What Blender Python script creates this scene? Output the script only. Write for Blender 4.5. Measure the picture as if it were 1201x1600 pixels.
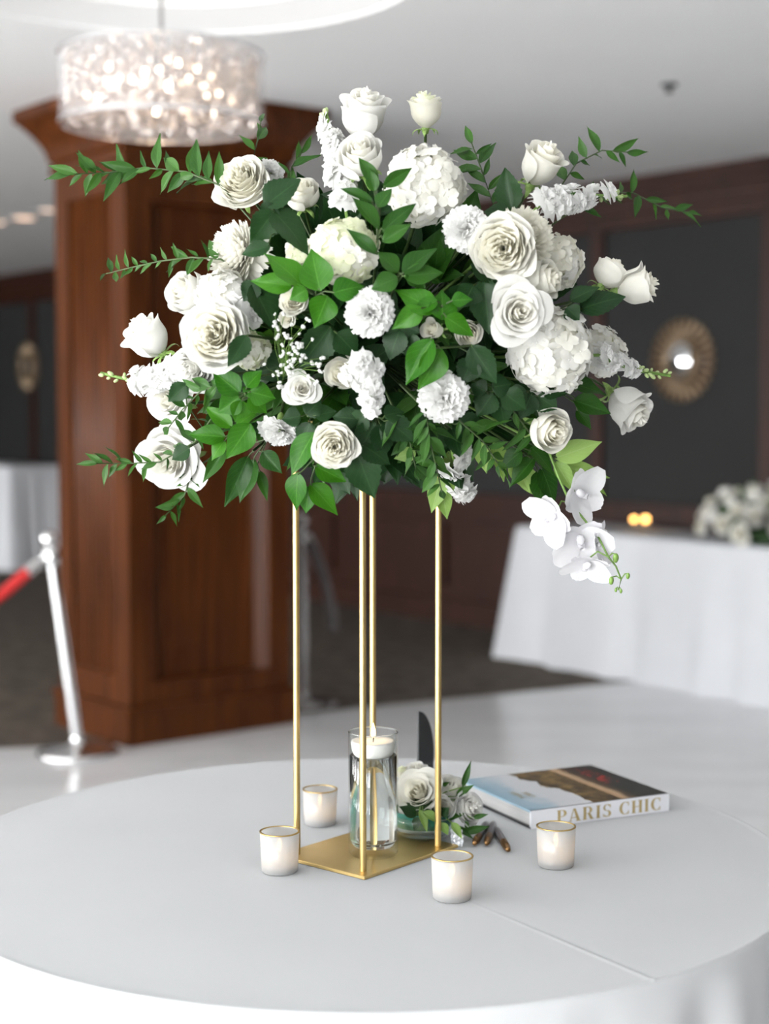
import bpy, math, random
import numpy as np
from mathutils import Vector, Matrix, Quaternion
random.seed(7); np.random.seed(7)
for o in list(bpy.data.objects): bpy.data.objects.remove(o)
S = bpy.context.scene
C = S.collection
R = math.radians
# ------------------------------------------------------------------ camera
F = 2450.0; CAMZ = 1.39; PITCH = math.atan(160.0 / F); TABLE = 0.75; CEIL = 2.68
cam = bpy.data.cameras.new('camera'); cam_o = bpy.data.objects.new('camera', cam); C.objects.link(cam_o)
cam_o.location = (0, 0, CAMZ); cam_o.rotation_euler = (R(90) - PITCH, 0, 0)
cam.sensor_fit = 'VERTICAL'; cam.sensor_height = 36.0; cam.lens = F / 1600 * 36.0
cam.clip_start = .05; cam.clip_end = 100
cam.dof.use_dof = True; cam.dof.focus_distance = 2.12; cam.dof.aperture_fstop = 2.6
S.camera = cam_o
def ray(px, py):
    x = (px - 600.5) / F; y = -(py - 800) / F; c, s = math.cos(PITCH), math.sin(PITCH)
    return Vector((x, c + y * s, -s + y * c))
def at(px, py, Y):                       # world point seen at that pixel, at distance Y into the room
    d = ray(px, py); t = Y / d.y
    return Vector((0, 0, CAMZ)) + d * t
def on(px, py, z=0.0):                   # world point on the level plane z
    d = ray(px, py); t = (z - CAMZ) / d.z
    return Vector((0, 0, CAMZ)) + d * t
# the room is turned about the camera: U points at the panelled wall, V runs along it
U = Vector((.785, .62, 0)).normalized(); V = Vector((-U.y, U.x, 0)); ROOM_A = math.atan2(U.y, U.x)
def uv(u, v, z=0.0): return U * u + V * v + Vector((0, 0, z))
def to_uv(p): return p.dot(U), p.dot(V)
WALLU = to_uv(on(1086, 269, CEIL))[0]
WINU = -6.4; VMIN = -5.0; VMAX = 15.0
# ------------------------------------------------------------------ world, daylight, exposure
W = bpy.data.worlds.new('sky'); S.world = W; W.use_nodes = True
bg = W.node_tree.nodes['Background']; bg.inputs[0].default_value = (.93, .96, 1.0, 1); bg.inputs[1].default_value = 5.0
WIN = []                                  # windows of the long window wall: (v centre, width)
v = -3.6
while v < 14: WIN.append((v, 2.5)); v += 2.9
WINZ0, WINZ1 = .06, 2.5
for k, (vc, w) in enumerate(WIN):
    for za, zb_, en in ((WINZ0, 1.28, 268), (1.28, WINZ1, 74)):   # lower half made stronger to lift the ceiling; upper half kept weak
        L = bpy.data.lights.new('daylight', 'AREA'); L.shape = 'RECTANGLE'; L.size = w; L.size_y = zb_ - za
        L.energy = en; L.color = (1.0, .99, .975)
        o = bpy.data.objects.new('daylight', L); C.objects.link(o); o.location = uv(WINU - .16, vc, (za + zb_) / 2)
        o.rotation_euler = (Vector((U.x, U.y, 0))).to_track_quat('-Z', 'Z').to_euler()
S.view_settings.view_transform = 'Standard'; S.view_settings.look = 'None'; S.view_settings.gamma = 1
S.view_settings.use_curve_mapping = False; S.view_settings.exposure = 0.0
S.cycles.max_bounces = 12; S.cycles.diffuse_bounces = 4; S.cycles.glossy_bounces = 4; S.cycles.transmission_bounces = 10; S.cycles.adaptive_threshold = .04
S.cycles.transparent_max_bounces = 12; S.cycles.sample_clamp_indirect = 5.0
S.cycles.caustics_reflective = False; S.cycles.caustics_refractive = False; S.cycles.use_denoising = True; S.cycles.use_light_tree = False
# ------------------------------------------------------------------ materials
MATS = {}
def nodes(m): return m.node_tree.nodes, m.node_tree.links
def mat(name, col=(.8, .8, .8), rough=.5, metal=0.0, spec=.5, coat=0.0, emit=None, estr=0.0, sheen=0.0):
    m = bpy.data.materials.new(name); m.use_nodes = True; n, l = nodes(m); b = n['Principled BSDF']
    b.inputs['Base Color'].default_value = (*col, 1); b.inputs['Roughness'].default_value = rough
    b.inputs['Metallic'].default_value = metal; b.inputs['Specular IOR Level'].default_value = spec
    b.inputs['Coat Weight'].default_value = coat; b.inputs['Coat Roughness'].default_value = .15
    b.inputs['Sheen Weight'].default_value = sheen
    if emit: b.inputs['Emission Color'].default_value = (*emit, 1); b.inputs['Emission Strength'].default_value = estr
    MATS[name] = m; return m
def noise(m, scale=(1, 1, 1), nscale=5, detail=4, coord='Object'):
    n, l = nodes(m); tc = n.new('ShaderNodeTexCoord'); mp = n.new('ShaderNodeMapping'); mp.inputs['Scale'].default_value = scale
    t = n.new('ShaderNodeTexNoise'); t.inputs['Scale'].default_value = nscale; t.inputs['Detail'].default_value = detail
    l.new(tc.outputs[coord], mp.inputs[0]); l.new(mp.outputs[0], t.inputs[0]); return t
def ramp(m, src, stops):
    n, l = nodes(m); r = n.new('ShaderNodeValToRGB'); e = r.color_ramp.elements
    while len(e) < len(stops): e.new(.5)
    for k, (p, c) in enumerate(stops): e[k].position = p; e[k].color = (*c, 1)
    l.new(src, r.inputs[0]); return r
def bump(m, src, strength=.2, dist=.01):
    n, l = nodes(m); b = n.new('ShaderNodeBump'); b.inputs['Strength'].default_value = strength; b.inputs['Distance'].default_value = dist
    l.new(src, b.inputs['Height']); l.new(b.outputs[0], n['Principled BSDF'].inputs['Normal']); return b
def noisy(name, stops, scale=(1, 1, 1), nscale=5, rough=.5, bstr=0, bdist=.01, **k):
    m = mat(name, stops[0][1], rough, **k); t = noise(m, scale, nscale); r = ramp(m, t.outputs[0], stops)
    nodes(m)[1].new(r.outputs[0], nodes(m)[0]['Principled BSDF'].inputs['Base Color'])
    if bstr: bump(m, t.outputs[0], bstr, bdist)
    return m
noisy('column_wood', [(.3, (.034, .0085, .002)), (.7, (.095, .027, .0055))], (14, 14, .7), 3, rough=.40, coat=.02, spec=.15)
noisy('wall_wood', [(.3, (.018, .0055, .003)), (.7, (.04, .012, .006))], (9, 9, .6), 3, rough=.45, spec=.3)
noisy('wall_grey', [(.3, (.0205, .021, .021)), (.7, (.024, .0245, .0245))], (1, 1, 1), 2, rough=.7, spec=.2)
noisy('ceiling_white', [(.3, (.93, .935, .935)), (.7, (.95, .955, .955))], (1, 1, 1), 2, rough=.8)
noisy('room_paint', [(.3, (.5, .49, .47)), (.7, (.54, .53, .51))], (1, 1, 1), 2, rough=.7)
noisy('frame_white', [(.3, (.7, .7, .7)), (.7, (.75, .75, .75))], (1, 1, 1), 4, rough=.5)
noisy('carpet_brown', [(.3, (.045, .035, .026)), (.5, (.085, .066, .049)), (.72, (.145, .112, .082))], (1, 1, 1), 9, rough=.95, bstr=.5)
noisy('marble', [(.35, (.77, .775, .78)), (.6, (.85, .855, .86)), (.75, (.73, .735, .745))], (1, 2.2, 1), 1.6, rough=.2)
noisy('cloth_white', [(.3, (.83, .84, .855)), (.7, (.85, .86, .875))], (1, 1, 1), 30, rough=.85, sheen=.1, bstr=.05, bdist=.002)
noisy('far_cloth', [(.3, (.60, .615, .645)), (.7, (.64, .655, .685))], (1, 1, 1), 4, rough=.85)
noisy('gold', [(.3, (.58, .42, .17)), (.7, (.64, .47, .205))], (1, 1, 1), 12, rough=.42, metal=1)
noisy('gold_rim', [(.3, (.62, .44, .16)), (.7, (.70, .50, .2))], (1, 1, 1), 40, rough=.3, metal=1)
noisy('chrome', [(.3, (.82, .82, .83)), (.7, (.86, .86, .86))], (1, 1, 1), 10, rough=.09, metal=1)
noisy('silver_satin', [(.3, (.7, .72, .75)), (.7, (.8, .82, .85))], (1, 1, 1), 60, rough=.35, metal=.4)
noisy('dull_steel', [(.3, (.5, .48, .47)), (.7, (.56, .54, .53))], (1, 1, 1), 10, rough=.25, metal=1)
noisy('red_velvet', [(.3, (.33, .003, .003)), (.7, (.42, .006, .005))], (1, 1, 1), 60, rough=.8, sheen=.05)
noisy('dark_velvet', [(.3, (.06, .05, .05)), (.7, (.08, .07, .07))], (1, 1, 1), 60, rough=.7, sheen=.4)
noisy('wax', [(.3, (.9, .88, .84)), (.7, (.93, .91, .87))], (1, 1, 1), 20, rough=.45)
noisy('wick', [(.3, (.02, .015, .01)), (.7, (.05, .03, .02))], (1, 1, 1), 80, rough=.9)
noisy('black_card', [(.3, (.035, .037, .04)), (.7, (.045, .047, .05))], (1, 1, 1), 10, rough=.5)
noisy('pen_grey', [(.3, (.20, .19, .20)), (.7, (.28, .27, .28))], (1, 1, 1), 30, rough=.3, metal=.6)
noisy('pen_bronze', [(.3, (.16, .085, .035)), (.7, (.27, .15, .06))], (1, 1, 1), 90, rough=.3, metal=.8)
noisy('book_white', [(.3, (.8, .81, .85)), (.7, (.83, .84, .88))], (1, 1, 1), 10, rough=.35)
noisy('book_pages', [(.35, (.45, .45, .45)), (.65, (.62, .61, .6))], (1, 1, 160), 4, rough=.8)
noisy('book_black', [(.3, (.01, .01, .012)), (.7, (.015, .015, .017))], (1, 1, 1), 10, rough=.4)
noisy('gold_print', [(.3, (.46, .35, .15)), (.7, (.54, .42, .2))], (1, 1, 1), 60, rough=.35, metal=.3)
noisy('mirror_frame', [(.3, (.13, .085, .045)), (.7, (.30, .22, .14))], (1, 1, 1), 14, rough=.35, metal=.5)
noisy('mirror_glass', [(.3, (.86, .88, .9)), (.7, (.88, .9, .92))], (1, 1, 1), 2, rough=.03, metal=1)
noisy('foam_green', [(.3, (.02, .05, .015)), (.7, (.035, .08, .025))], (1, 1, 1), 90, rough=.95, bstr=.4)
noisy('teal_leaf', [(.3, (.0, .13, .10)), (.7, (.012, .22, .16))], (1, 1, 1), 30, rough=.4)
noisy('stem_green', [(.3, (.10, .20, .03)), (.7, (.17, .30, .06))], (1, 1, 1), 40, rough=.5)
noisy('stem_dark', [(.3, (.025, .055, .012)), (.7, (.055, .09, .022))], (1, 1, 1), 40, rough=.5)
noisy('sepal_green', [(.3, (.16, .28, .06)), (.7, (.28, .42, .12))], (1, 1, 1), 40, rough=.5)
noisy('bud_green', [(.3, (.28, .40, .13)), (.7, (.50, .60, .30))], (1, 1, 1), 60, rough=.5)
noisy('orchid_bud', [(.3, (.10, .20, .03)), (.7, (.18, .30, .06))], (1, 1, 1), 60, rough=.45)
mat('flame', (1, .8, .4), emit=(1.0, .62, .22), estr=14)
mat('bulb', (1, .9, .7), emit=(1.0, .80, .62), estr=20)
mat('downlight', (1, .9, .8), emit=(1.0, .60, .38), estr=2.2)
mat('tiny_light', (1, .7, .3), emit=(1.0, .50, .13), estr=9.0)

for nm_ in ('flame', 'bulb', 'downlight', 'tiny_light'): MATS[nm_].cycles.emission_sampling = 'NONE'   # their light is carried by the lamps beside them

def petal_mat(name, c0, c1, trans=.40):
    m = mat(name, c0, .55, spec=.25); n, l = nodes(m); b = n['Principled BSDF']; out = n['Material Output']
    t = noise(m, (1, 1, 1), 6, 3); r = ramp(m, t.outputs[0], [(.3, c0), (.7, c1)])
    tr = n.new('ShaderNodeBsdfTranslucent'); mx = n.new('ShaderNodeMixShader'); mx.inputs[0].default_value = trans
    l.new(r.outputs[0], b.inputs['Base Color']); l.new(r.outputs[0], tr.inputs[0])
    l.new(b.outputs[0], mx.inputs[1]); l.new(tr.outputs[0], mx.inputs[2]); l.new(mx.outputs[0], out.inputs[0]); return m
petal_mat('petal_white', (.895, .89, .855), (.915, .91, .88))
petal_mat('petal_ivory', (.90, .888, .815), (.915, .905, .85))
petal_mat('petal_cream', (.90, .88, .775), (.915, .90, .81))
petal_mat('petal_green', (.83, .86, .62), (.87, .89, .72))
petal_mat('petal_pure', (.88, .88, .865), (.905, .905, .89))
petal_mat('petal_orchid', (.86, .855, .88), (.89, .885, .90), .3)

def leaf_mat(name, ca, cb, vein, rough=.38, trans=.22, back=None):
    m = mat(name, ca, rough, spec=.2); n, l = nodes(m); b = n['Principled BSDF']; out = n['Material Output']
    t = noise(m, (1, 1, 1), 3, 3); oi = n.new('ShaderNodeObjectInfo'); ad = n.new('ShaderNodeMath'); ad.operation = 'ADD'
    l.new(t.outputs[0], ad.inputs[0]); l.new(oi.outputs['Random'], ad.inputs[1])
    mu = n.new('ShaderNodeMath'); mu.operation = 'MULTIPLY'; mu.inputs[1].default_value = .55; l.new(ad.outputs[0], mu.inputs[0])
    r = ramp(m, mu.outputs[0], [(.2, ca), (.8, cb)])
    u = n.new('ShaderNodeUVMap'); sx = n.new('ShaderNodeSeparateXYZ'); l.new(u.outputs[0], sx.inputs[0])
    def mth(op, a, bb=None):
        q = n.new('ShaderNodeMath'); q.operation = op
        for k, x in enumerate((a, bb)):
            if x is None: continue
            if hasattr(x, 'links') or hasattr(x, 'is_linked'): l.new(x, q.inputs[k])
            else: q.inputs[k].default_value = x
        return q.outputs[0]
    au = mth('ABSOLUTE', mth('SUBTRACT', sx.outputs[0], .5))
    mid = mth('LESS_THAN', au, .022)
    ph = mth('FRACT', mth('SUBTRACT', mth('MULTIPLY', sx.outputs[1], 7.0), mth('MULTIPLY', au, 5.0)))
    side = mth('MULTIPLY', mth('LESS_THAN', ph, .09), .35)
    vv = mth('MAXIMUM', mth('MULTIPLY', mid, .6), side)
    mx = n.new('ShaderNodeMix'); mx.data_type = 'RGBA'; l.new(vv, mx.inputs[0]); l.new(r.outputs[0], mx.inputs[6]); mx.inputs[7].default_value = (*vein, 1)
    l.new(mx.outputs[2], b.inputs['Base Color'])
    tr = n.new('ShaderNodeBsdfTranslucent'); ms = n.new('ShaderNodeMixShader'); ms.inputs[0].default_value = trans
    tc = n.new('ShaderNodeMix'); tc.data_type = 'RGBA'; tc.blend_type = 'MULTIPLY'; tc.inputs[0].default_value = 1; l.new(mx.outputs[2], tc.inputs[6]); tc.inputs[7].default_value = (1.3, 1.35, .6, 1)
    l.new(tc.outputs[2], tr.inputs[0]); l.new(b.outputs[0], ms.inputs[1]); l.new(tr.outputs[0], ms.inputs[2]); l.new(ms.outputs[0], out.inputs[0])
    return m
leaf_mat('leaf_bright', (.014, .088, .003), (.04, .16, .008), (.08, .22, .03), rough=.33)
leaf_mat('leaf_mid', (.010, .050, .005), (.025, .088, .010), (.05, .13, .03))
leaf_mat('leaf_dark', (.006, .026, .006), (.013, .046, .011), (.03, .075, .026), rough=.42, trans=.12)
leaf_mat('leaf_pale', (.16, .28, .06), (.25, .38, .11), (.3, .42, .17))
leaf_mat('leaf_ruscus', (.016, .062, .01), (.045, .125, .022), (.07, .16, .045))

def glass(name, col=(1, 1, 1), ior=1.45, rough=0.0):
    m = bpy.data.materials.new(name); m.use_nodes = True; n, l = nodes(m); n.remove(n['Principled BSDF'])
    g = n.new('ShaderNodeBsdfGlass'); g.inputs['Color'].default_value = (*col, 1); g.inputs['IOR'].default_value = ior; g.inputs['Roughness'].default_value = rough
    tc = n.new('ShaderNodeTexCoord'); t = n.new('ShaderNodeTexNoise'); t.inputs['Scale'].default_value = 12
    b = n.new('ShaderNodeBump'); b.inputs['Strength'].default_value = .02; b.inputs['Distance'].default_value = .002
    l.new(tc.outputs['Object'], t.inputs[0]); l.new(t.outputs[0], b.inputs['Height']); l.new(b.outputs[0], g.inputs['Normal'])
    l.new(g.outputs[0], n['Material Output'].inputs[0]); MATS[name] = m; return m
glass('water', (.985, .995, .995), 1.33)
def thin_glass(name, col):                # a thin wall barely bends light: see-through plus a Fresnel sheen
    m = bpy.data.materials.new(name); m.use_nodes = True; n, l = nodes(m); n.remove(n['Principled BSDF'])
    t = n.new('ShaderNodeBsdfTransparent'); t.inputs[0].default_value = (*col, 1); g = n.new('ShaderNodeBsdfGlossy'); g.inputs['Roughness'].default_value = .02
    lw = n.new('ShaderNodeLayerWeight'); lw.inputs[0].default_value = .5; pw = n.new('ShaderNodeMath'); pw.operation = 'POWER'; pw.inputs[1].default_value = 4; l.new(lw.outputs['Facing'], pw.inputs[0]); fr = n.new('ShaderNodeMath'); fr.operation = 'MULTIPLY_ADD'; fr.inputs[1].default_value = .6; fr.inputs[2].default_value = .05; l.new(pw.outputs[0], fr.inputs[0]); x = n.new('ShaderNodeMixShader')
    tx = n.new('ShaderNodeTexNoise'); tx.inputs['Scale'].default_value = 8; b = n.new('ShaderNodeBump'); b.inputs['Strength'].default_value = .03; b.inputs['Distance'].default_value = .002
    l.new(tx.outputs[0], b.inputs['Height']); l.new(b.outputs[0], g.inputs['Normal'])
    l.new(fr.outputs[0], x.inputs[0]); l.new(t.outputs[0], x.inputs[1]); l.new(g.outputs[0], x.inputs[2]); l.new(x.outputs[0], n['Material Output'].inputs[0]); MATS[name] = m
thin_glass('clear_glass', (.975, .985, .98)); thin_glass('bowl_glass', (.93, .975, .965))
def shader_mix(name, parts, bumpscale=0):
    """weighted blend of simple shaders: list of (node type, colour, roughness or None, share)"""
    m = bpy.data.materials.new(name); m.use_nodes = True; n, l = nodes(m); n.remove(n['Principled BSDF']); prev = None; tot = 0
    for ty, col, ro, sh in parts:
        s = n.new(ty); s.inputs['Color'].default_value = (*col, 1)
        if ro is not None: s.inputs['Roughness'].default_value = ro
        if ty == 'ShaderNodeBsdfRefraction': s.inputs['IOR'].default_value = 1.12
        tot += sh
        if prev is None: prev = s.outputs[0]
        else:
            x = n.new('ShaderNodeMixShader'); x.inputs[0].default_value = sh / tot; l.new(prev, x.inputs[1]); l.new(s.outputs[0], x.inputs[2]); prev = x.outputs[0]
    l.new(prev, n['Material Output'].inputs[0]); MATS[name] = m; return m
shader_mix('frosted_glass', [('ShaderNodeBsdfTranslucent', (.95, .955, .955), None, .42), ('ShaderNodeBsdfDiffuse', (.93, .94, .94), None, .26),
           ('ShaderNodeBsdfRefraction', (.98, .98, .98), .36, .26), ('ShaderNodeBsdfGlossy', (.9, .9, .9), .3, .06)])
shader_mix('organza', [('ShaderNodeBsdfTransparent', (1, 1, 1), None, .74), ('ShaderNodeBsdfTranslucent', (.9, .9, .92), None, .07),
           ('ShaderNodeBsdfDiffuse', (.7, .7, .72), None, .10), ('ShaderNodeBsdfGlossy', (.9, .9, .9), .2, .05)])
shader_mix('crystal', [('ShaderNodeBsdfTransparent', (.95, .92, .9), None, .68), ('ShaderNodeBsdfGlossy', (.9, .86, .84), .05, .22), ('ShaderNodeBsdfTranslucent', (.9, .85, .8), None, .10)])
# ------------------------------------------------------------------ mesh helpers
class MB:
    def __init__(s): s.v = []; s.f = []; s.uv = {}; s.mi = []
    def pts(s, P): k = len(s.v); s.v.extend([tuple(map(float, p)) for p in P]); return k
    def face(s, idx, mi=0): s.f.append(tuple(idx)); s.mi.append(mi)
    def box(s, a, b, T=None, mi=0):
        P = [Vector((x, y, z)) for z in (a[2], b[2]) for y in (a[1], b[1]) for x in (a[0], b[0])]
        if T is not None: P = [T @ p for p in P]
        k = s.pts(P)
        for q in ((0, 2, 3, 1), (4, 5, 7, 6), (0, 1, 5, 4), (2, 6, 7, 3), (0, 4, 6, 2), (1, 3, 7, 5)): s.face([k + i for i in q], mi)
        return s
    def grid(s, G, mi=0, wrap=False, uvs=False):     # G[i][j] points
        n, m = len(G), len(G[0]); k = s.pts([p for row in G for p in row])
        if uvs:
            for i in range(n):
                for j in range(m): s.uv[k + i * m + j] = (j / (m - 1), i / (n - 1))
        for i in range(n - 1):
            for j in range(m if wrap else m - 1):
                j2 = (j + 1) % m
                s.face((k + i * m + j, k + i * m + j2, k + (i + 1) * m + j2, k + (i + 1) * m + j), mi)
        return s
    def lathe(s, prof, n=32, c=(0, 0, 0), cap0=False, cap1=False, mi=0):
        G = [[(c[0] + r * math.cos(2 * math.pi * j / n), c[1] + r * math.sin(2 * math.pi * j / n), c[2] + z) for j in range(n)] for r, z in prof]
        k = len(s.v); s.grid(G, mi, wrap=True); m = len(prof)
        if cap0: s.face([k + j for j in reversed(range(n))], mi)
        if cap1: s.face([k + (m - 1) * n + j for j in range(n)], mi)
        return s
    def tube(s, pts, rad, n=6, mi=0):
        pts = [Vector(p) for p in pts]; rs = rad if isinstance(rad, (list, tuple)) else [rad] * len(pts)
        G = []; ref = Vector((.13, .31, .94))
        for i, p in enumerate(pts):
            t = (pts[min(i + 1, len(pts) - 1)] - pts[max(i - 1, 0)]).normalized()
            a = t.cross(ref)
            if a.length < 1e-3: a = t.cross(Vector((1, 0, 0)))
            a.normalize(); b = t.cross(a)
            G.append([p + (a * math.cos(2 * math.pi * j / n) + b * math.sin(2 * math.pi * j / n)) * rs[i] for j in range(n)])
        k = len(s.v); s.grid(G, mi, wrap=True)
        s.face([k + j for j in range(n)], mi); s.face([k + (len(pts) - 1) * n + j for j in reversed(range(n))], mi)
        return s
    def ball(s, c, r, nu=10, nv=6, mi=0, sc=(1, 1, 1)):
        P = []
        for i in range(1, nv):
            th = math.pi * i / nv
            P.append([(c[0] + r * sc[0] * math.sin(th) * math.cos(2 * math.pi * j / nu), c[1] + r * sc[1] * math.sin(th) * math.sin(2 * math.pi * j / nu), c[2] + r * sc[2] * math.cos(th)) for j in range(nu)])
        k = len(s.v); s.grid(P, mi, wrap=True)
        a = s.pts([(c[0], c[1], c[2] + r * sc[2]), (c[0], c[1], c[2] - r * sc[2])])
        for j in range(nu):
            s.face((a, k + (j + 1) % nu, k + j), mi); b = k + (nv - 2) * nu; s.face((a + 1, b + j, b + (j + 1) % nu), mi)
        return s
    def mesh(s, name, mats, smooth=True):
        me = bpy.data.meshes.new(name); me.from_pydata(s.v, [], s.f)
        for m in (mats if isinstance(mats, (list, tuple)) else [mats]): me.materials.append(MATS[m])
        if any(s.mi): me.polygons.foreach_set('material_index', s.mi)
        if s.uv:
            l = me.uv_layers.new(name='UVMap'); vi = np.empty(len(me.loops), dtype=np.int32); me.loops.foreach_get('vertex_index', vi)
            arr = np.array([s.uv.get(i, (0, 0)) for i in range(len(s.v))], dtype=np.float32)[vi]; l.data.foreach_set('uv', arr.ravel())
        if smooth: me.polygons.foreach_set('use_smooth', [True] * len(me.polygons))
        me.update(); return me
def put(name, me, parent=None, M=None):
    o = bpy.data.objects.new(name, me); C.objects.link(o)
    if parent: o.parent = parent
    if M is not None: o.matrix_basis = M
    return o
def build(name, mb, mats, parent=None, smooth=True, M=None): return put(name, mb.mesh(name, mats, smooth), parent, M)
def tag(o, label, cat, group=None, kind=None):
    o['label'] = label; o['category'] = cat
    if group: o['group'] = group
    if kind: o['kind'] = kind
    return o
def struct(o): o['kind'] = 'structure'; return o
def empty(name, M=None, loc=None):
    o = bpy.data.objects.new(name, None); C.objects.link(o); o.empty_display_size = .05
    if M is not None: o.matrix_basis = M
    if loc is not None: o.location = loc
    return o
def frame(x, y, z, o): # matrix from axes and origin
    return Matrix(((x.x, y.x, z.x, o.x), (x.y, y.y, z.y, o.y), (x.z, y.z, z.z, o.z), (0, 0, 0, 1)))
ROOM = frame(U, V, Vector((0, 0, 1)), Vector((0, 0, 0)))         # room axes: x = U, y = V
# ------------------------------------------------------------------ the setting
b = MB(); q = [uv(WINU - .3, VMIN), uv(WALLU + .1, VMIN), uv(WALLU + .1, VMAX), uv(WINU - .3, VMAX)]
k = b.pts(q); b.face((k, k + 1, k + 2, k + 3)); struct(build('floor', b, 'carpet_brown', smooth=False))
bord = [on(-420, 1178), on(0, 1171), on(205, 1163), on(460, 1117), on(950, 1070), on(1230, 1044), on(1700, 1010)]
poly = [Vector((p.x, p.y, .004)) for p in bord] + [uv(5.2, VMIN + .01, .004), uv(WINU + .01, VMIN + .01, .004), uv(WINU + .01, to_uv(bord[0])[1], .004)]
b = MB(); k = b.pts([(p.x, p.y, 0.0) for p in poly] + list(poly)); n = len(poly); b.face([k + n + i for i in reversed(range(n))])
for i in range(n): b.face((k + i, k + (i + 1) % n, k + n + (i + 1) % n, k + n + i))
struct(build('floor_marble', b, 'marble', smooth=False))
# ceiling with a stepped round recess over the chandelier
CH = at(253, 140, 4.72); DC = Vector((CH.x, CH.y, 0)); du, dv = to_uv(DC)
b = MB(); N = 64; half = 1.2; rr = .78
circ = [uv(du + rr * math.cos(2 * math.pi * j / N), dv + rr * math.sin(2 * math.pi * j / N), CEIL) for j in range(N)]
sq = []
for j in range(N):
    a = 2 * math.pi * j / N; m = max(abs(math.cos(a)), abs(math.sin(a))); sq.append(uv(du + half * math.cos(a) / m, dv + half * math.sin(a) / m, CEIL))
b.grid([circ, sq], wrap=True)
us = [WINU - .3, du - half, du + half, WALLU + .1]; vs = [VMIN, dv - half, dv + half, VMAX]
for i in range(3):
    for j in range(3):
        if i == 1 and j == 1: continue
        k = b.pts([uv(us[i], vs[j], CEIL), uv(us[i], vs[j + 1], CEIL), uv(us[i + 1], vs[j + 1], CEIL), uv(us[i + 1], vs[j], CEIL)]); b.face((k, k + 1, k + 2, k + 3))
ceiling = struct(build('ceiling', b, 'ceiling_white', smooth=False))
b = MB(); b.lathe([(.78, CEIL), (.772, CEIL + .008), (.62, CEIL + .045), (.60, CEIL + .048), (.592, CEIL + .06), (.45, CEIL + .10), (.25, CEIL + .125), (.0, CEIL + .13)], 64, (DC.x, DC.y, 0))
build('ceiling_recess', b, 'ceiling_white', ceiling, smooth=False)
def wallbox(name, mb, m='room_paint', parent=None, smooth=False):
    return build(name, mb, m, parent, smooth, None)
# window wall behind the photographer, and the two end walls
b = MB(); edges = [VMIN] + [x for vc, w in WIN for x in (vc - w / 2, vc + w / 2)] + [VMAX]
for i in range(0, len(edges), 2): b.box((WINU - .25, edges[i], 0), (WINU, edges[i + 1], CEIL), ROOM)
for vc, w in WIN:
    b.box((WINU - .25, vc - w / 2, 0), (WINU, vc + w / 2, WINZ0), ROOM); b.box((WINU - .25, vc - w / 2, WINZ1), (WINU, vc + w / 2, CEIL), ROOM)
struct(wallbox('wall_left', b))
for k, (vc, w) in enumerate(WIN):
    b = MB()
    for a in (-w / 2 + .03, -w / 6, w / 6, w / 2 - .03): b.box((WINU - .1, vc + a - .03, WINZ0), (WINU - .04, vc + a + .03, WINZ1), ROOM)
    for z in (WINZ0, 1.8, WINZ1 - .06): b.box((WINU - .09, vc - w / 2, z), (WINU - .05, vc + w / 2, z + .06), ROOM)
    struct(wallbox('window_%d' % (k + 1), b, 'frame_white'))
b = MB(); b.box((WINU - .3, VMIN - .1, 0), (WALLU + .1, VMIN, CEIL), ROOM); struct(wallbox('wall_front', b, 'wall_grey'))
b = MB(); b.box((WINU - .3, VMAX, 0), (WALLU + .1, VMAX + .1, CEIL), ROOM); struct(wallbox('wall_end', b, 'wall_grey'))
# panelled wall at the back: grey field panels between dark wood stiles, crown above, wainscot below
def wall_v(px, py=600):
    d = ray(px, py); t = WALLU / (d.x * U.x + d.y * U.y); p = Vector((0, 0, CAMZ)) + d * t; return p.dot(V), p.z, p
b = MB(); b.box((WALLU + .02, VMIN, 0), (WALLU + .12, VMAX, CEIL), ROOM); wall = struct(wallbox('wall_back', b, 'wall_wood'))
v0 = wall_v(935)[0]; v1 = wall_v(1203)[0]; step = abs(v0 - v1)
def part_box(name, a, c, m, bevel=True):
    b = MB(); b.box(a, c, ROOM); return build(name, b, m, wall, smooth=False)
ZR = .81; ZC = 2.42
stv = [v0 + step * k for k in range(-4, 11) if VMIN + .1 < v0 + step * k < VMAX - .1]
for s in stv: part_box('stile', (WALLU - .025, s - .05, ZR + .04), (WALLU + .02, s + .05, ZC), 'wall_wood')
for s0, s1 in zip([VMIN] + stv, stv + [VMAX]):
    part_box('panel', (WALLU - .004, s0 + .055, ZR + .05), (WALLU + .02, s1 - .055, ZC - .01), 'wall_grey')
    if s1 - s0 > .3:
        part_box('wainscot_panel', (WALLU - .012, s0 + .14, .24), (WALLU + .02, s1 - .14, ZR - .16), 'wall_wood')
part_box('chair_rail', (WALLU - .05, VMIN, ZR - .03), (WALLU + .02, VMAX, ZR + .045), 'wall_wood')
part_box('rail_moulding', (WALLU - .03, VMIN, ZR - .1), (WALLU + .02, VMAX, ZR - .03), 'wall_wood')
part_box('skirting', (WALLU - .035, VMIN, 0), (WALLU + .02, VMAX, .15), 'wall_wood')
for z0, z1, d in ((ZC, ZC + .07, .04), (ZC + .07, ZC + .16, .07), (ZC + .16, ZC + .21, .11), (ZC + .21, CEIL, .15)):
    part_box('crown_moulding', (WALLU - d, VMIN, z0), (WALLU + .02, VMAX, z1), 'wall_wood')
# ------------------------------------------------------------------ the square wooden column
c0 = on(204, 1168); cu, cv = to_uv(c0); c1u, c1v = to_uv(on(456, 1129)); 
WU = c1v - cv; WU = None
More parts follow.
